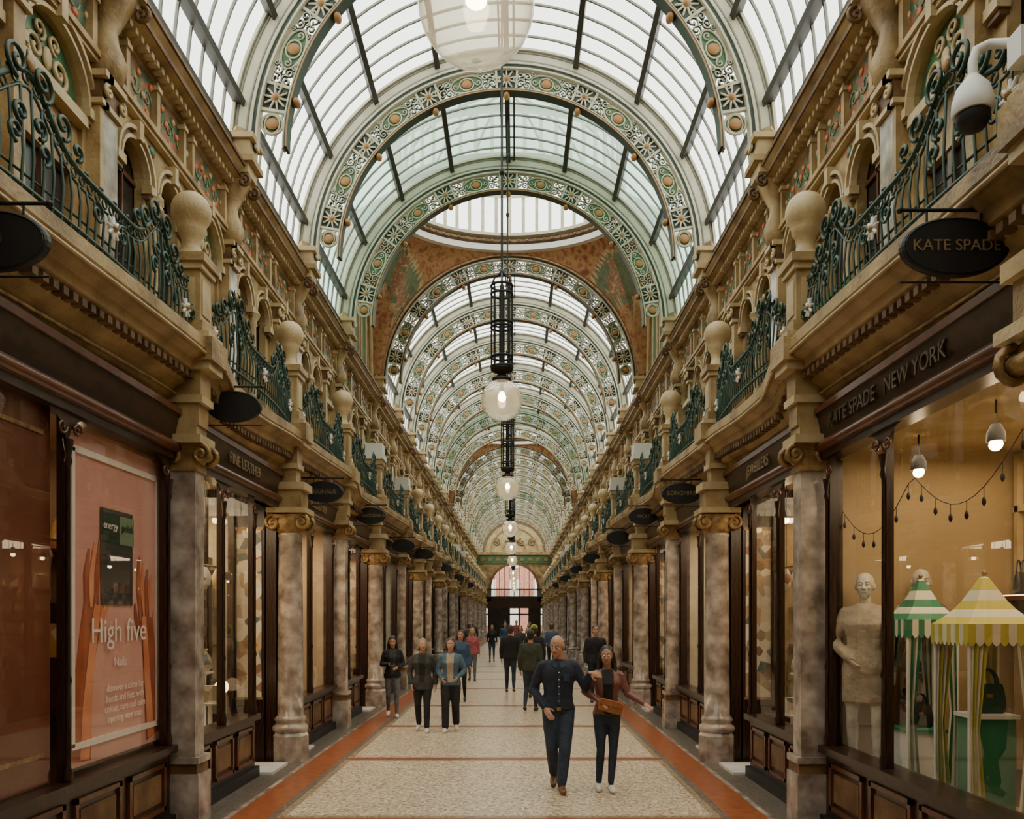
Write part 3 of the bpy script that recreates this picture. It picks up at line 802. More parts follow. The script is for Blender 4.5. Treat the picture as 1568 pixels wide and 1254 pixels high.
# ------------------------------------------------------------------ hanging signs
def sign(x, y, z, w, h, txt, tm='gold_text'):
    s = 1 if x > 0 else -1
    e = empty('hanging_sign', (x, y, z)); b = MB()
    n = 36
    rings = []
    for (sc, yy) in ((.96, -.03), (1, -.02), (1, .02), (.96, .03)):
        rings.append([(w / 2 * sc * cos(2 * pi * k / n), yy, h / 2 * sc * sin(2 * pi * k / n)) for k in range(n)])
    b.loft(rings, 'black', False)
    b.tube([(w / 2 * .93 * cos(2 * pi * k / n), -.032, h / 2 * .93 * sin(2 * pi * k / n)) for k in range(n)], .004, 'iron', 4, closed=True)
    zt = h / 2 + .05
    b.tube([(-s * w * .5, 0, zt), (s * (3.1 - abs(x)), 0, zt)], .012, 'iron', 6)
    for xx in (-w * .25, w * .25): b.tube([(xx, 0, h / 2 * .8), (xx, 0, zt)], .007, 'iron', 5)
    b.sphere((-s * w * .5, 0, zt), .02, 'iron', 8, 6)
    p = spiral((s * (w * .42), zt + .07), .07, -pi / 2, 1.3, 1, 16)
    b.tube([(a, 0, q) for a, q in p], .008, 'iron', 5)
    b.tube([(-s * w * .5, 0, -h / 2 - .03), (s * (3.1 - abs(x)), 0, -h / 2 - .03)], .007, 'iron', 5)
    inst('sign_board', b.mesh('sign_board'), parent=e)
    if txt:
        t = text('sign_text', txt, h * .27, (x, y - .034, z), 'F', tm, None, .002)
        t.parent = e; t.matrix_parent_inverse = Matrix.Translation((-x, -y, -z))
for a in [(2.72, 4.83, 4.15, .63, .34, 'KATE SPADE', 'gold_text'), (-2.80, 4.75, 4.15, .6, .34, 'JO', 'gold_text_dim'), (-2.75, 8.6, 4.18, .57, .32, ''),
          (-2.75, 12.6, 3.9, .6, .33, 'NEUHAUS'), (2.75, 12.95, 3.93, .62, .33, 'LONGMIRE'), (-2.75, 16.7, 4.04, .6, .34, 'ANNOUSHKA'), (2.75, 16.8, 4.04, .6, .34, 'WOLF'),
          (-2.75, 21.5, 3.85, .6, .34, ''), (-2.75, 26.4, 4.0, .6, .34, ''), (2.75, 20.9, 4.0, .6, .36, ''), (2.75, 28.2, 4.0, .6, .34, ''), (-2.75, 34, 4, .6, .34, ''), (2.75, 35, 4, .6, .34, ''),
          (-2.75, 42, 4, .6, .34, ''), (2.75, 43, 4, .6, .34, ''), (2.75, 52, 4, .6, .34, ''), (-2.75, 52, 4, .6, .34, '')]:
    sign(*a)

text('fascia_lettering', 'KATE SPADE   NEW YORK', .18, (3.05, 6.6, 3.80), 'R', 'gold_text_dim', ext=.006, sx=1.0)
text('fascia_lettering', 'JEWELLERS', .18, (3.05, 9.9, 3.80), 'R', 'gold_text', ext=.006)
text('fascia_lettering', 'FINE LEATHER', .18, (-3.05, 9.9, 3.80), 'L', 'gold_text', ext=.006)
text('fascia_lettering', 'CHOCOLATIER', .18, (-3.05, 13.5, 3.80), 'L', 'gold_text', ext=.006)

# ------------------------------------------------------------------ left poster
mat('poster_pink', (.70, .37, .30), .5, col2=[(.60, .28, .22), (.78, .46, .38)], nscale=.8, ndetail=1)
mat('poster_skin', (.42, .095, .03), .55, col2=(.28, .05, .015), nscale=2.5, ndetail=2)
mat('poster_skin_light', (.78, .30, .14), .55, col2=(.62, .18, .07), nscale=3, ndetail=2)
mat('poster_frame', (.80, .70, .62), .4)
mat('poster_dark', (.03, .035, .035), .5)
mat('panel_brown', (.13, .03, .015), .35, col2=(.17, .045, .02), nscale=1)
pe = empty('window_poster', (-3.22, 7.05, 0)); b = MB()
b.box(-.03, 0, -.82, .84, .84, 3.46, 'poster_pink')
for (a, c, d, e) in ((-.74, -.70, 1.0, 3.3), (.74, .78, 1.0, 3.3)): b.box(0, .016, a, c, d, e, 'poster_frame')
b.box(0, .016, -.74, .78, .98, 1.03, 'poster_frame'); b.box(0, .016, -.74, .78, 3.27, 3.32, 'poster_frame')
def arm(pts, rad, m='poster_skin', lay=.004):
    n = len(pts); L_ = []; R_ = []
    for i, (y, z) in enumerate(pts):
        y2, z2 = pts[min(i + 1, n - 1)]; y1_, z1_ = pts[max(i - 1, 0)]
        t = Vector((y2 - y1_, z2 - z1_)).normalized(); nn = Vector((-t.y, t.x))
        ya = max(-.81, min(.83, y + nn.x * rad[i])); yb = max(-.81, min(.83, y - nn.x * rad[i]))
        L_.append((lay, ya, z + nn.y * rad[i])); R_.append((lay, yb, z - nn.y * rad[i]))
    for i in range(n - 1): b.quad(L_[i], L_[i + 1], R_[i + 1], R_[i], m)
arm([(-.64, .88), (-.60, 1.3), (-.52, 1.65), (-.45, 1.9), (-.40, 2.15)], [.20, .17, .13, .15, .13])
arm([(-.54, .88), (-.50, 1.3), (-.44, 1.65), (-.39, 1.9), (-.34, 2.1)], [.07, .07, .055, .06, .05], 'poster_skin_light', .007)
for k in range(4): arm([(-.50 + .065 * k, 2.08), (-.52 + .085 * k, 2.34), (-.47 + .09 * k, 2.54 + .06 * (k % 3))], [.042, .036, .016], 'poster_skin_light' if k % 2 else 'poster_skin', .006)
arm([(-.30, 1.95), (-.20, 2.08), (-.17, 2.2)], [.04, .034, .015], 'poster_skin_light', .006)
arm([(.74, .90), (.66, 1.4), (.60, 1.75), (.54, 2.05)], [.20, .16, .13, .13])
arm([(.64, .90), (.57, 1.4), (.53, 1.75), (.49, 2.0)], [.07, .06, .05, .045], 'poster_skin_light', .007)
for k in range(4): arm([(.44 + .06 * k, 2.0), (.38 + .08 * k, 2.30), (.40 + .085 * k, 2.54 - .05 * k)], [.042, .036, .016], 'poster_skin_light' if k % 2 else 'poster_skin', .006)
arm([(.44, 1.85), (.34, 2.0), (.32, 2.12)], [.04, .034, .015], 'poster_skin', .006)
b.box(.008, .012, -.30, .26, 2.1, 2.9, 'poster_dark')
b.box(.012, .014, -.28, -.01, 2.62, 2.86, 'green_iron'); b.box(.012, .014, .02, .28, 2.62, 2.86, 'green_pale')
inst('poster_panel', b.mesh('poster_panel'), parent=pe)
def ptext(body, size, y, z, m='white_text'):
    t = text('poster_text', body, size, (-3.22 + .020, 7.05 + y, z), 'L', m, None, .001)
    t.parent = pe; t.matrix_parent_inverse = Matrix.Translation((3.22, -7.05, 0))
ptext('High five', .28, 0.02, 1.88); ptext('Nails', .11, .02, 1.62); ptext('energy', .09, -.15, 2.76); ptext('polish', .09, .15, 2.76, 'black')
ptext('discover a salon for\nhands and feet, with\ncolour, care and calm\nopening very soon', .085, .12, 1.28)
b = MB(); b.box(-3.24, -3.2, 4.4, 6.0, .8, 3.5, 'panel_brown'); b.box(-3.2, -3.19, 4.6, 5.9, 1.0, 1.03, 'gilt'); b.box(-3.2, -3.19, 4.6, 5.9, 3.3, 3.33, 'gilt'); b.obj('window_panel')

b = MB()
b.lathe([(.10, .55), (.10, .57), (.015, .6), (.012, 1.05), (.03, 1.06)], (-3.45, 10.2, 0), 'gilt', 14)
b.lathe([(max(.085 * sin(pi * k / 12), .01), 1.14 - .085 * cos(pi * k / 12)) for k in range(13)], (-3.45, 10.2, 0), 'lamp_soft', 18)
b.obj('globe_lamp')

# ------------------------------------------------------------------ coloured window banners further down
mat('banner_pink', (.6, .12, .16), .5); mat('banner_teal', (.08, .35, .35), .5); mat('banner_red', (.5, .06, .05), .5); mat('banner_yellow', (.6, .42, .08), .5)
for (s, y, w, z0, z1, m) in ((-1, 24.0, .9, .8, 3.4, 'banner_pink'), (-1, 27.5, 1.2, .8, 3.4, 'banner_teal'), (-1, 16.2, .7, .9, 3.3, 'banner_pink'), (1, 9.05, .35, 1.2, 3.1, 'banner_red'),
                             (1, 9.7, .5, 1.0, 3.1, 'banner_yellow'), (-1, 31, 1.0, .8, 3.4, 'banner_red'), (1, 24.5, .7, .8, 3.2, 'banner_red')):
    b = MB(); x = 4.1 if y < 12 else 3.19
    b.box(min(s * x, s * (x + .02)), max(s * x, s * (x + .02)), y - w / 2, y + w / 2, z0, z1, m)
    for zz in (z0, z1): b.tube([(s * (x - .01), y - w / 2 - .03, zz), (s * (x - .01), y + w / 2 + .03, zz)], .012, 'gilt', 6)
    b.obj('window_banner')

# ------------------------------------------------------------------ right shop display : tents
mat('stripe_white', (.66, .62, .48), .6); mat('stripe_green', (.015, .17, .08), .6); mat('stripe_yellow', (.50, .44, .06), .6)
def tent(x, y, z0, ztop, w, sm_, name='striped_display_tent'):
    b = MB(); h = w / 2; zv = ztop - .38; zv2 = zv - .13
    def sq(r, z, m=4):
        pts = []
        for sx, sy, ex, ey in ((-1, -1, 1, -1), (1, -1, 1, 1), (1, 1, -1, 1), (-1, 1, -1, -1)):
            for k in range(m):
                t = k / m; pts.append((x + r * (sx + (ex - sx) * t), y + r * (sy + (ey - sy) * t), z))
        return pts
    prof = [(1.0, 0), (.78, .14), (.58, .3), (.42, .48), (.27, .7), (.10, .95), (.01, 1.0)]
    for i in range(len(prof) - 1):
        b.loft([sq(h * prof[i][0], zv + .36 * prof[i][1]), sq(h * prof[i + 1][0], zv + .36 * prof[i + 1][1])], sm_ if i % 2 == 0 else 'stripe_white', False, False)
    b.sphere((x, y, ztop), .02, 'gilt', 8, 6)
    m = 9
    for (sx, sy, ex, ey) in ((-1, -1, 1, -1), (1, -1, 1, 1), (1, 1, -1, 1), (-1, 1, -1, -1)):
        for k in range(m):
            p0 = (x + h * 1.02 * (sx + (ex - sx) * k / m), y + h * 1.02 * (sy + (ey - sy) * k / m)); p1 = (x + h * 1.02 * (sx + (ex - sx) * (k + 1) / m), y + h * 1.02 * (sy + (ey - sy) * (k + 1) / m))
            mm = sm_ if k % 2 == 0 else 'stripe_white'
            pts = [(p0[0], p0[1], zv)]
            for t in range(0, 7):
                f = t / 6; pts.append((p0[0] + (p1[0] - p0[0]) * f, p0[1] + (p1[1] - p0[1]) * f, zv2 - .03 * sin(pi * f)))
            pts.append((p1[0], p1[1], zv)); b.add(pts, [tuple(range(len(pts)))], mm)
    for sx in (-1, 1):
        for sy in (-1, 1):
            cx, cy = x + sx * h * .93, y + sy * h * .93
            b.tube([(cx, cy, z0), (cx, cy, zv)], .012, 'white_paint', 6)
            nn = 12
            for k in range(nn):
                def cp(k, z, wd):
                    a = k / nn
                    return (cx - sx * wd * a, cy + .018 * sin(k * 2.1), z)
                wtop, wmid, wbot = h * .6, h * .28, h * .5
                mm = sm_ if k % 2 == 0 else 'stripe_white'
                zm = z0 + (zv - z0) * .45
                b.quad(cp(k, zv, wtop), cp(k + 1, zv, wtop), cp(k + 1, zm, wmid), cp(k, zm, wmid), mm)
                b.quad(cp(k, zm, wmid), cp(k + 1, zm, wmid), cp(k + 1, z0, wbot), cp(k, z0, wbot), mm)
    b.obj(name)
tent(3.74, 7.32, .55, 2.36, .46, 'stripe_green'); tent(3.68, 6.22, .55, 2.33, .52, 'stripe_yellow')
mat('bag_green', (.02, .07, .05), .35); mat('bag_tan', (.36, .17, .06), .4); mat('bag_black', (.02, .02, .02), .35)
def handbag(x, y, z, w, h, m, name='handbag', rz=0):
    b = MB(); b.M = Matrix.Translation((x, y, z)) @ Matrix.Rotation(rz, 4, 'Z')
    d = w * .3
    rings = []
    for (sc, dd, zz) in ((.85, .8, 0), (.98, 1, .02), (1, 1, h * .4), (.9, .8, h * .8), (.82, .45, h)):
        n = 20; ring = []
        for k in range(n):
            a = 2 * pi * k / n; ca, sa = cos(a), sin(a)
            ring.append((w / 2 * sc * math.copysign(abs(ca) ** .5, ca), d / 2 * dd * math.copysign(abs(sa) ** .5, sa), zz))
        rings.append(ring)
    b.loft(rings, m)
    for s in (-1, 1):
        b.tube([(w * .28 * cos(t * pi / 10), s * d * .22, h * .95 + h * .55 * sin(t * pi / 10)) for t in range(11)], .008, m, 6)
    b.box(-w * .08, w * .08, -d * .52, -d * .44, h * .55, h * .68, 'gilt')
    return b.obj(name)
b = MB(); b.box(3.55, 3.85, 6.1, 6.35, .55, 1.25, 'stripe_green'); b.box(3.53, 3.87, 6.08, 6.37, 1.25, 1.28, 'white_paint'); b.box(3.56, 3.88, 7.15, 7.45, .55, 1.0, 'white_paint'); b.box(3.54, 3.9, 7.13, 7.47, 1.0, 1.03, 'stripe_green'); b.obj('display_plinth')
handbag(3.7, 6.22, 1.28, .28, .22, 'bag_green'); handbag(3.72, 7.3, 1.03, .24, .2, 'bag_black')
b = MB(); b.box(4.6, 5.0, 4.8, 7.9, 2.15, 2.19, 'wood_red'); b.box(4.98, 5.02, 4.25, 8.0, 0, 3.6, 'shop_paint_0')
for y in (5.2, 6.4, 7.6): b.box(4.65, 4.98, y - .015, y + .015, 1.95, 2.15, 'gilt')
b.box(4.6, 4.63, 5.0, 7.9, 2.19, 2.2, 'lamp_soft')
for y in (5.0, 6.0, 7.0, 7.9): b.box(4.93, 4.98, y - .03, y + .03, .55, 3.55, 'stone_pale')
b.box(4.93, 4.98, 4.3, 7.95, 3.0, 3.06, 'stone_pale')
b.obj('display_shelf')
handbag(4.8, 6.85, 2.19, .42, .26, 'bag_tan', rz=.8); handbag(4.8, 5.9, 2.19, .36, .26, 'bag_tan', rz=.8); handbag(4.8, 7.6, 2.19, .3, .22, 'bag_black', rz=.8)
b = MB()
pts = [(3.3, 8.0 - 3.2 * t / 30, 3.05 - .35 * abs(sin(2.2 * pi * t / 30)) + .15 * t / 30) for t in range(31)]
b.tube(pts, .004, 'black', 4)
for t in range(1, 30, 2):
    p = pts[t]; b.tube([p, (p[0], p[1], p[2] - .07)], .003, 'black', 4); b.lathe([(.004, -.13), (.016, -.11), (.014, -.085), (.006, -.07)], p, 'iron', 6)
b.obj('string_lights')

# ------------------------------------------------------------------ CCTV camera on the near right balcony
b = MB(); X_, Y_ = 2.66, 4.52
b.tube([(2.84, Y_ - .2, 4.97), (2.80, Y_ - .1, 5.06), (2.74, Y_ - .02, 5.11), (X_ + .02, Y_, 5.09), (X_, Y_, 5.02), (X_, Y_, 4.94)], .026, 'white_paint', 10)
b.box(2.74, 2.86, Y_ - .3, Y_ - .18, 4.86, 5.02, 'white_paint')
b.lathe([(.03, 4.95), (.045, 4.93), (.085, 4.88), (.105, 4.81), (.11, 4.76), (.10, 4.74)], (X_, Y_, 0), 'white_paint', 22)
b.lathe([(.088, 4.74), (.085, 4.70), (.06, 4.66), (.02, 4.645)], (X_, Y_, 0), 'black', 22)
b.obj('security_camera')
for (s, y0_, y1_) in ((1, 7.0, 7.8), (1, 11.9, 14.6), (1, 15.4, 17.6), (-1, 18.9, 20.0)):
    b = MB(); xa, xc = sorted((s * 3.0, s * 3.22)); b.box(xa, xc, y0_, y1_, 4.6, 4.78, 'green_plant')
    r = random.Random(int(y0_ * 10))
    k = y0_ + .05
    while k < y1_:
        b.sphere((s * 3.1 + r.uniform(-.05, .05), k, 4.84), (.12, .1, .09), 'green_plant', 8, 5); k += .11
    b.obj('balcony_planter')

# ------------------------------------------------------------------ people
def clothmat(name, c, r=.8, c2=None):
    mat(name, c, r, col2=c2 or tuple(v * .7 for v in c), nscale=9, bump=.9, bscale=14)
for nm, c in dict(skin=(.48, .25, .16), skin2=(.38, .20, .12), hair_black=(.01, .008, .007), hair_brown=(.06, .032, .015), hair_grey=(.24, .19, .13), hair_short=(.15, .10, .07)).items():
    mat(nm, c, .5, col2=tuple(v * .9 for v in c), nscale=10)
mat('lips', (.30, .08, .06), .4); mat('eye_white', (.6, .58, .55), .3); mat('eye_dark', (.02, .012, .01), .2)
clothmat('navy_shirt', (.015, .022, .040)); clothmat('jeans', (.024, .037, .066)); clothmat('jeans_dark', (.016, .025, .042)); clothmat('black_cloth', (.008, .008, .009)); clothmat('grey_cloth', (.04, .038, .035))
clothmat('jacket_rose', (.19, .07, .05), .45); clothmat('denim', (.075, .13, .18)); clothmat('grey_jeans', (.12, .12, .12)); clothmat('blue_cloth', (.04, .09, .17)); clothmat('pink_cloth', (.4, .1, .12))
clothmat('olive_cloth', (.035, .04, .02)); clothmat('hivis', (.40, .55, .02)); clothmat('tan_leather', (.33, .11, .03), .45); mat('shoe_white', (.62, .6, .56), .5); mat('shoe_brown', (.12, .05, .018), .4); mat('shoe_black', (.012, .012, .012), .4)
clothmat('mannequin_white', (.62, .57, .47), .4); clothmat('beige', (.42, .34, .24))
mat('dress_pattern', (.03, .03, .03), .7, col2=[(.6, .55, .4), (.03, .03, .03), (.6, .55, .4)], nscale=14, kind='voronoi', lo=.2, hi=.8)

def cap(b, a, c, ra, rb, m, n=12):
    a = Vector(a); c = Vector(c)
    k = 5
    b.tube([a.lerp(c, i / k) for i in range(k + 1)], [ra + (rb - ra) * i / k for i in range(k + 1)], m, n)
    b.sphere(a, ra, m, n, 8); b.sphere(c, rb, m, n, 8)

def remesh(b, voxel, smooth):
    me = b.mesh('tmp'); o = bpy.data.objects.new('tmp', me); COL.objects.link(o)
    md = o.modifiers.new('r', 'REMESH'); md.mode = 'VOXEL'; md.voxel_size = voxel
    if smooth:
        s2 = o.modifiers.new('s', 'SMOOTH'); s2.iterations = smooth; s2.factor = .5
    dg = bpy.context.evaluated_depsgraph_get(); dg.update()
    nm = bpy.data.meshes.new_from_object(o.evaluated_get(dg))
    V = [v.co.copy() for v in nm.vertices]; F = [tuple(p.vertices) for p in nm.polygons]
    bv = BVHTree.FromPolygons([Vector(v) for v in b.V], b.F)
    MI = []
    for p in nm.polygons:
        r = bv.find_nearest(p.center)
        MI.append(b.slots[b.MI[r[2]]] if r[2] is not None else b.slots[0])
    N = [p.normal.copy() for p in nm.polygons]; C = [p.center.copy() for p in nm.polygons]
    bpy.data.objects.remove(o); bpy.data.meshes.remove(nm); bpy.data.meshes.remove(me)
    return V, F, MI, N, C

def hand(b, w, d, pn, m, curl=.5, side=1, sc=1.0):
    d = Vector(d).normalized(); pn = Vector(pn); pn = (pn - d * pn.dot(d)).normalized()
    ac = d.cross(pn).normalized() * side
    w = Vector(w); R = Matrix((ac, d, pn)).transposed()
    b.sphere(w + d * .045 * sc, (.038 * sc, .052 * sc, .017 * sc), m, 12, 8, R)
    for i, (off, ln) in enumerate(((-.028, .068), (-.0095, .078), (.0095, .073), (.028, .058))):
        p = w + d * .085 * sc + ac * off * sc; a = curl * .5
        dd = (d * cos(a) + pn * sin(a)); p2 = p + dd * ln * .5 * sc
        a += curl * .8; dd = (d * cos(a) + pn * sin(a)); p3 = p2 + dd * ln * .5 * sc
        cap(b, p - d * .02, p2, .0098 * sc, .009 * sc, m, 8); cap(b, p2, p3, .009 * sc, .0075 * sc, m, 8)
    t0 = w + d * .02 * sc - ac * .028 * sc; t1 = t0 + (d * .6 - ac * .7 + pn * .3).normalized() * .04 * sc; t2 = t1 + (d * .9 - ac * .2 + pn * .4).normalized() * .032 * sc
    cap(b, t0, t1, .013 * sc, .0105 * sc, m, 8); cap(b, t1, t2, .0105 * sc, .009 * sc, m, 8)

def human(name, x, y, h, yaw=0, J=None, top='black_cloth', bot='black_cloth', shoe='shoe_black', hair='short', hairm='hair_brown', skin='skin', inner=None,
          female=False, head_yaw=0, head_pitch=0, lean=0, hem=.88, loose=0, fine=True, z=0, bald=False, legw=0, curl=.5, palm=None, hat=None, hdir=None, face=True):
    j = dict(shL=(.175, .0, 1.42), elL=(.235, .03, 1.13), wrL=(.235, -.06, .89), shR=(-.175, .0, 1.42), elR=(-.235, .03, 1.13), wrR=(-.235, -.06, .89),
             hiL=(.088, 0, .92), knL=(.10, -.03, .50), anL=(.10, .02, .09), hiR=(-.088, 0, .92), knR=(-.10, -.03, .50), anR=(-.10, .02, .09))
    if female:
        j['shL'] = (.155, 0, 1.41); j['shR'] = (-.155, 0, 1.41); j['elL'] = (.21, .03, 1.13); j['elR'] = (-.21, .03, 1.13)
    if J: j.update(J)
    j = {k: Vector(v) for k, v in j.items()}
    b = MB(); f = .92 if female else 1.0
    n = 24
    T = [(hem, .165, .118), (.93, .168, .122), (1.0, .158 if not female else .148, .116), (1.08, .150 if not female else .125, .108), (1.18, .158 if not female else .132, .112), (1.30, .178 if not female else .155, .122), (1.37, .18 if not female else .15, .112), (1.42, .155 if not female else .13, .092), (1.46, .10, .07), (1.485, .062, .058)]
    rings = []
    for (zz, hx, hy) in T:
        sc = (1 + loose) * (f if not female else 1)
        oy = lean * (zz - .9) * -1
        ring = []
        for k in range(n):
            a = 2 * pi * k / n; ca, sa = cos(a), sin(a)
            bx = hx * sc * math.copysign(abs(ca) ** .85, ca); by = hy * sc * math.copysign(abs(sa) ** .9, sa)
            if female and 1.22 < zz < 1.36 and sa < -.2: by -= .02
            ring.append((bx, by + oy, zz))
        rings.append(ring)
    b.loft(rings, top)
    b.sphere((0, 0, .9), (.155 * f + .005, .115, .12), bot, 20, 12)
    for s in 'LR':
        hp, kn, an = j['hi' + s], j['kn' + s], j['an' + s]
        cap(b, hp, hp.lerp(kn, .45), (.092 + legw) * f, (.082 + legw) * f, bot); cap(b, hp.lerp(kn, .45), kn, (.082 + legw) * f, (.058 + legw) * f, bot)
        cf = kn.lerp(an, .35) + Vector((0, .012, 0))
        cap(b, kn, cf, (.058 + legw) * f, (.057 + legw) * f, bot); cap(b, cf, an + Vector((0, 0, .03)), (.057 + legw) * f, (.042 + legw * 1.3) * f, bot)
        tilt = max(0, an.z - .09)
        heel = an + Vector((0, .035, -.045)); toe = an + Vector((0.015 * (1 if s == 'L' else -1), -.15, -.058 - tilt * .75))
        if toe.z < .032: toe.z = .032
        cap(b, heel, heel.lerp(toe, .55), .045, .042, shoe); cap(b, heel.lerp(toe, .5), toe, .044, .034, shoe)
        sh, el, wr = j['sh' + s], j['el' + s], j['wr' + s]; so = Vector((0, -lean * .5, 0)); sh = sh + so
        shn = Vector((sh.x * .75, sh.y, sh.z + .0))
        cap(b, shn, sh + Vector((0, 0, -.02)), .062 * f, (.062 + loose * .08) * f, top)
        mid = sh.lerp(el, .45)
        cap(b, sh + Vector((0, 0, -.02)), mid, (.062 + loose * .08) * f, (.054 + loose * .08) * f, top); cap(b, mid, el, (.054 + loose * .08) * f, (.046 + loose * .08) * f, top)
        cap(b, el, el.lerp(wr, .35), (.046 + loose * .08) * f, (.045 + loose * .07) * f, top); cap(b, el.lerp(wr, .35), el.lerp(wr, .93), (.045 + loose * .07) * f, (.033 + loose * .05) * f, top)
    body = remesh(b, .013 if fine else .02, 3)
    g = MB(); hy = -lean * .55
    cap(g, (0, hy + .01, 1.43), (0, hy - .005, 1.55), .056 * f, .052 * f, skin)
    piv = Vector((0, hy, 1.53))
    g.M = Matrix.Translation(piv) @ Matrix.Rotation(head_yaw, 4, 'Z') @ Matrix.Rotation(head_pitch, 4, 'X') @ Matrix.Translation(-Vector((0, 0, 1.53)))
    c = Vector((0, -.015, 1.645))
    ew, ed, lp = ('eye_white', 'eye_dark', 'lips') if face else (skin, skin, skin)
    g.sphere(c + Vector((0, .012, .015)), (.076, .094, .094), skin, 20, 14)
    g.sphere(c + Vector((0, -.03, -.05)), (.058, .064, .072), skin, 18, 12)
    g.sphere(c + Vector((0, -.062, -.098)), (.026, .024, .02), skin, 12, 8)
    cap(g, c + Vector((0, -.088, .012)), c + Vector((0, -.108, -.03)), .009, .014, skin, 8)
    for s in (-1, 1):
        g.sphere(c + Vector((s * .075, .01, -.015)), (.012, .02, .032), skin, 10, 8)
        g.sphere(c + Vector((s * .014, -.1, -.034)), (.009, .01, .008), skin, 8, 6)
        g.sphere(c + Vector((s * .036, -.058, -.03)), (.024, .03, .022), skin, 10, 8)
        g.sphere(c + Vector((s * .031, -.0815, .005)), (.014, .01, .008), ew, 10, 8)
        g.sphere(c + Vector((s * .031, -.0895, .005)), (.0075, .005, .0075), ed, 8, 6)
        cap(g, c + Vector((s * .016, -.088, .026)), c + Vector((s * .048, -.078, .027)), .006, .005, hairm, 6)
    g.sphere(c + Vector((0, -.091, -.062)), (.022, .008, .0065), lp, 10, 6)
    if not bald:
        g.sphere(c + Vector((0, .026, .032)), (.084, .094, .094), hairm, 20, 14)
        g.sphere(c + Vector((0, .05, -.03)), (.076, .062, .075), hairm, 16, 10)
    else:
        g.sphere(c + Vector((0, .045, -.015)), (.079, .064, .055), hairm, 16, 10)
    if hair in ('long', 'bob'):
        zl = 1.30 if hair == 'long' else 1.50
        for s in (-1, 1):
            cap(g, c + Vector((s * .068, .012, .02)), (s * .090, .01, 1.55), .028, .032, hairm, 10)
            if hair == 'long': cap(g, (s * .090, .01, 1.55), (s * .108, -.055, zl), .032, .022, hairm, 10)
        cap(g, c + Vector((0, .06, 0)), (0, .075, zl + .04), .06, .05, hairm, 12)
        cap(g, c + Vector((.05, .04, 0)), (.06, .07, zl + .06), .05, .03, hairm, 12); cap(g, c + Vector((-.05, .04, 0)), (-.06, .07, zl + .06), .05, .03, hairm, 12)
    if hat:
        g.sphere(c + Vector((0, .012, .045)), (.092, .106, .085), hat, 20, 12); g.sphere(c + Vector((0, -.1, .05)), (.06, .06, .01), hat, 14, 6)
    g.M = None
    for s in 'LR':
        el, wr = j['el' + s], j['wr' + s]; d = wr - el
        pn = (palm or {}).get(s, (-1 if s == 'L' else 1, 0, 0))
        cap(g, el.lerp(wr, .8), wr, .032 * f, .026 * f, skin, 10)
        if hdir and s in hdir: d = Vector(hdir[s])
        hand(g, wr, d, pn, skin, curl, 1 if s == 'L' else -1, .97 if not female else .88)
    det = remesh(g, .0055 if fine else .011, 1)
    out = MB()
    for idx, (V, F, MI, N, C) in enumerate((body, det)):
        o = len(out.V); out.V += [tuple(v) for v in V]
        for q, ff in enumerate(F):
            m_ = MI[q]
            if idx == 0 and inner and m_ == top and N[q].y < -.35 and abs(C[q].x) < .055 + .05 * (C[q].z - 1.1) and C[q].z > .93 and C[q].z < 1.47: m_ = inner
            out.F.append(tuple(a + o for a in ff)); out.MI.append(out.mi(m_)); out.S.append(True)
    k = h / 1.75
    e = empty(name, (x, y, z)); e.rotation_euler = (0, 0, yaw); e.scale = (k, k, k)
    inst('body', out.mesh(name + '_body'), parent=e)
    return e

man = human('walking_man', .66, 9.6, 1.79, 0, dict(
    shL=(.175, .0, 1.42), shR=(-.175, 0, 1.42),
    elR=(-.285, .03, 1.14), wrR=(-.15, -.13, .93), elL=(.30, -.03, 1.17), wrL=(.345, -.16, 1.33),
    knR=(-.075, -.05, .5), anR=(-.04, .20, .14), knL=(.07, -.12, .50), anL=(.03, -.16, .09), hiR=(-.085, .0, .92)),
    top='navy_shirt', bot='jeans', shoe='shoe_brown', hairm='hair_short', bald=True, head_yaw=-.4, head_pitch=.28, lean=.05, loose=.08, legw=.012, hem=.88,
    palm={'L': (-.1, .9, -.4), 'R': (.3, 1, 0)}, hdir={'L': (.9, .15, -.15)})
b = MB(); b.tube([(.178 * cos(2 * pi * k / 20), .130 * sin(2 * pi * k / 20), .93) for k in range(20)], .016, 'black_cloth', 6, closed=True); b.box(-.022, .022, -.153, -.137, .912, .952, 'gilt'); o = b.obj('belt', man)
b = MB()
for s in (-1, 1): b.add([(0, -.115, 1.44), (s * .06, -.09, 1.478), (s * .078, -.13, 1.42), (s * .03, -.155, 1.38)], [(0, 1, 2, 3)], 'jeans')
b.box(-.010, .010, -.160, -.135, .97, 1.38, 'jeans')
for z_ in (1.02, 1.1, 1.18, 1.26, 1.34): b.sphere((0, -.162, z_), .006, 'shoe_white', 6, 4)
b.box(.05, .12, -.158, -.150, 1.24, 1.32, 'jeans'); b.obj('shirt_collar', man)

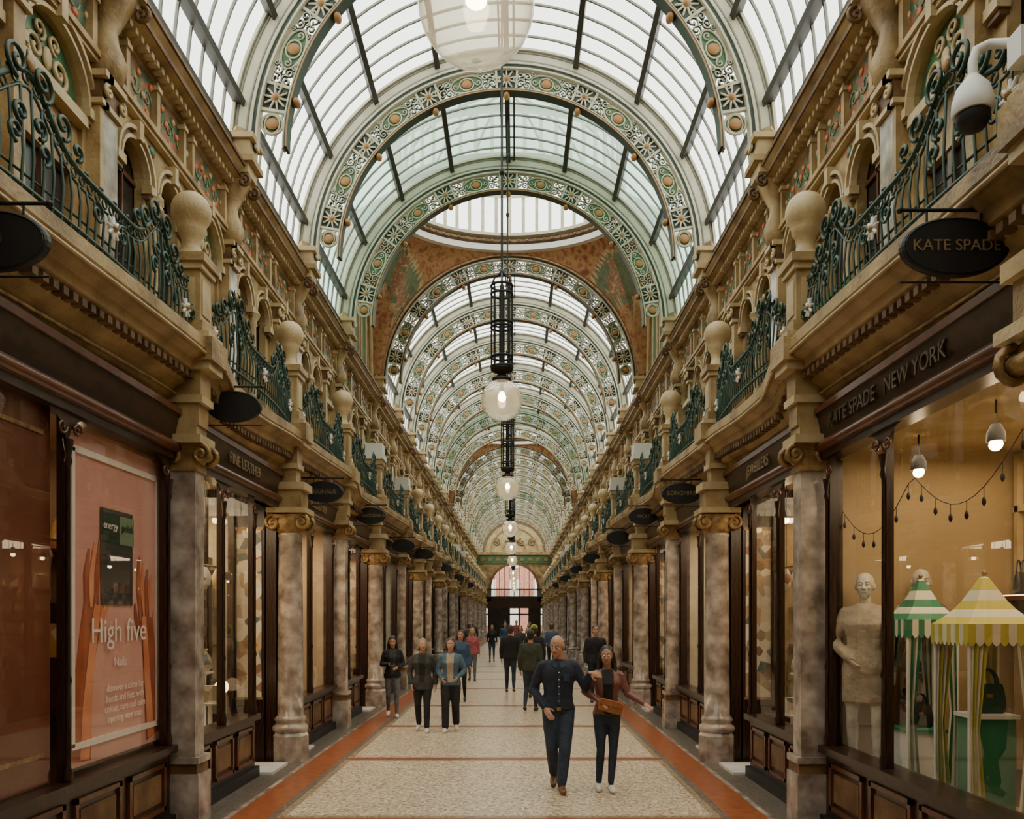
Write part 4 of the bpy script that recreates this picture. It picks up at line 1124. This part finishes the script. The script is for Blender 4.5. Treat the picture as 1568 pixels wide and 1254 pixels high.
wom = human('walking_woman', 1.225, 9.62, 1.66, 0, dict(
    elR=(-.27, .02, 1.20), wrR=(-.10, -.17, 1.09), elL=(.25, .0, 1.17), wrL=(.44, -.14, 1.06),
    knR=(-.08, -.06, .5), anR=(-.10, -.02, .09), knL=(.07, -.07, .5), anL=(.035, -.13, .09)),
    top='jacket_rose', bot='jeans_dark', shoe='shoe_white', hair='long', hairm='hair_black', skin='skin2', inner='black_cloth', female=True, head_yaw=-.15, head_pitch=.06, loose=.06, hem=.95, curl=.7, palm={'R': (.2, .2, -1), 'L': (0, .3, -1)})
b = MB(); b.M = Matrix.Translation((.02, -.21, 1.04)) @ Matrix.Rotation(.25, 4, 'Y')
n = 24
b.loft([[(.15 * sc * math.copysign(abs(cos(2 * pi * k / n)) ** .35, cos(2 * pi * k / n)), yy, .075 * sc * math.copysign(abs(sin(2 * pi * k / n)) ** .35, sin(2 * pi * k / n))) for k in range(n)] for sc, yy in ((.93, -.022), (1, -.014), (1, .014), (.93, .022))], 'tan_leather')
b.box(-.14, .14, -.027, -.02, -.005, .0, 'shoe_brown'); b.sphere((0, -.028, -.01), .01, 'gilt', 8, 6)
b.obj('clutch_bag', wom)

stride = dict(knR=(-.09, -.02, .5), anR=(-.09, .16, .13), knL=(.09, -.10, .5), anL=(.09, -.12, .09))
stride2 = dict(knL=(.09, -.02, .5), anL=(.09, .16, .13), knR=(-.09, -.10, .5), anR=(-.09, -.12, .09))
human('walking_woman', -1.46, 14.5, 1.62, 0, dict(stride, elR=(-.25, .0, 1.13), wrR=(-.2, -.1, .9), elL=(.23, .06, 1.13), wrL=(.25, .0, .89)), top='grey_cloth', bot='black_cloth', shoe='shoe_white', hair='bob', hairm='hair_grey', female=True, loose=.18, hem=.8, legw=.012, inner='black_cloth', head_yaw=.2)
w3 = human('walking_woman', -.97, 14.5, 1.63, 0, dict(stride2, elL=(.26, .02, 1.14), wrL=(.14, -.15, 1.02), elR=(-.25, .02, 1.14), wrR=(-.15, -.15, 1.0)), top='denim', bot='black_cloth', shoe='shoe_white', hair='bob', hairm='hair_brown', female=True, loose=.15, hem=.88, legw=.025, inner='beige', head_pitch=.1)
w4 = human('woman_with_phone', -2.3, 16.6, 1.62, .15, dict(stride, elR=(-.23, .0, 1.14), wrR=(-.07, -.2, 1.15), elL=(.23, .0, 1.14), wrL=(.10, -.2, 1.08)), top='black_cloth', bot='grey_jeans', shoe='shoe_white', hair='long', hairm='hair_black', female=True, loose=.12, hem=.86, head_pitch=.3, inner='grey_cloth')
b = MB(); b.box(-.05, .02, -.31, -.30, 1.15, 1.27, 'black'); b.box(-.055, .025, -.30, -.295, 1.145, 1.275, 'iron'); b.obj('phone', w4)
human('walking_woman', -1.13, 19.5, 1.68, 0, stride2, top='blue_cloth', bot='black_cloth', hair='bob', hairm='hair_brown', female=True, fine=False, loose=.15)
human('walking_woman', -1.2, 26, 1.66, 0, stride, top='pink_cloth', bot='grey_jeans', hair='long', hairm='hair_grey', female=True, fine=False, loose=.1)
human('walking_man', .02, 22, 1.78, pi, stride, top='black_cloth', bot='jeans_dark', shoe='shoe_brown', hairm='hair_brown', fine=False, loose=.15)
human('walking_man', .48, 17.6, 1.72, pi - .2, stride2, top='olive_cloth', bot='jeans_dark', hairm='hair_black', fine=False, loose=.15)
human('worker', .62, 20.5, 1.80, pi, stride, top='black_cloth', bot='black_cloth', hairm='hair_brown', fine=False, loose=.1, hat='hivis')
human('walking_man', 2.05, 19.6, 1.80, 0, stride2, top='black_cloth', bot='black_cloth', hairm='hair_brown', fine=False, loose=.12)
for (nm_, x_, y_, h_, yw_, st_, tp_, bt_, hr_) in (
        ('walking_man', -.35, 40, 1.75, 0, stride, 'blue_cloth', 'black_cloth', 'short'), ('walking_woman', -.9, 37, 1.66, 0, stride2, 'black_cloth', 'jeans', 'long'),
        ('walking_man', -1.7, 33, 1.75, pi, stride2, 'grey_cloth', 'black_cloth', 'short'), ('walking_woman', .9, 46, 1.66, 0, stride, 'beige', 'jeans', 'bob'),
        ('walking_man', .2, 52, 1.78, 0, stride, 'pink_cloth', 'black_cloth', 'short'), ('walking_man', 1.5, 31, 1.75, pi, stride, 'blue_cloth', 'black_cloth', 'short'),
        ('walking_woman', .35, 33, 1.65, 0, stride2, 'grey_cloth', 'jeans_dark', 'bob'), ('walking_man', -.6, 58, 1.76, pi, stride, 'black_cloth', 'jeans', 'short'),
        ('walking_woman', 1.2, 60, 1.66, 0, stride2, 'blue_cloth', 'black_cloth', 'long'), ('walking_man', -2.1, 44, 1.77, 0, stride, 'olive_cloth', 'jeans', 'short')):
    human(nm_, x_, y_, h_, yw_, st_, top=tp_, bot=bt_, hair=hr_, female=(hr_ != 'short'), fine=False)
human('shop_mannequin', 3.42, 7.72, 1.86, -.5, dict(wrR=(-.12, -.12, 1.0), elR=(-.26, .0, 1.15)), top='beige', bot='mannequin_white', shoe='shoe_white', hairm='mannequin_white', skin='mannequin_white', female=True, bald=True, hem=.62, z=.55, loose=.15, face=False)
human('shop_mannequin', 3.98, 7.80, 1.90, -.3, None, top='dress_pattern', bot='dress_pattern', shoe='shoe_white', hairm='mannequin_white', skin='mannequin_white', female=True, bald=True, hem=.6, z=.55, face=False)

# ------------------------------------------------------------------ lights in near shops
def area(x, y, z, e, sx, sy, col):
    l = bpy.data.lights.new('shop_downlight', 'AREA'); l.shape = 'RECTANGLE'; l.size = sx; l.size_y = sy; l.energy = e; l.color = col
    o = bpy.data.objects.new('shop_downlight', l); COL.objects.link(o); o.location = (x, y, z)
for (s, y, e) in ((1, 6.3, 55), (1, 9.8, 90), (1, 13.3, 100), (1, 16.8, 90), (-1, 6.3, 12), (-1, 9.8, 120), (-1, 13.3, 140), (-1, 16.8, 130), (-1, 20.8, 110), (1, 20.8, 100), (-1, 24.8, 100), (1, 24.8, 100), (-1, 28.3, 100), (1, 28.3, 100)):
    area(s * 4.1, y, 3.5, e, 1.4, 2.6, (1, .76, .48))

# ------------------------------------------------------------------ world
w = bpy.data.worlds.new('World'); scene.world = w; w.use_nodes = True
nt = w.node_tree; bg = nt.nodes['Background']
tc = nt.nodes.new('ShaderNodeTexCoord'); ns = nt.nodes.new('ShaderNodeTexNoise'); ns.inputs['Scale'].default_value = 2
rp = nt.nodes.new('ShaderNodeValToRGB'); rp.color_ramp.elements[0].color = (.93, .935, .87, 1); rp.color_ramp.elements[1].color = (1, .99, .92, 1)
nt.links.new(tc.outputs['Generated'], ns.inputs['Vector']); nt.links.new(ns.outputs['Fac'], rp.inputs[0]); nt.links.new(rp.outputs[0], bg.inputs['Color'])
bg.inputs['Strength'].default_value = 4.1

# ------------------------------------------------------------------ camera
cam = bpy.data.cameras.new('camera'); co = bpy.data.objects.new('camera', cam); COL.objects.link(co)
co.location = (.17, 0, 2.0); co.rotation_euler = (pi / 2, 0, 0)
cam.sensor_width = 36; cam.lens = 1270 / 1568 * 36; cam.shift_x = -6 / 1568; cam.shift_y = 318 / 1568
cam.clip_end = 300
scene.camera = co
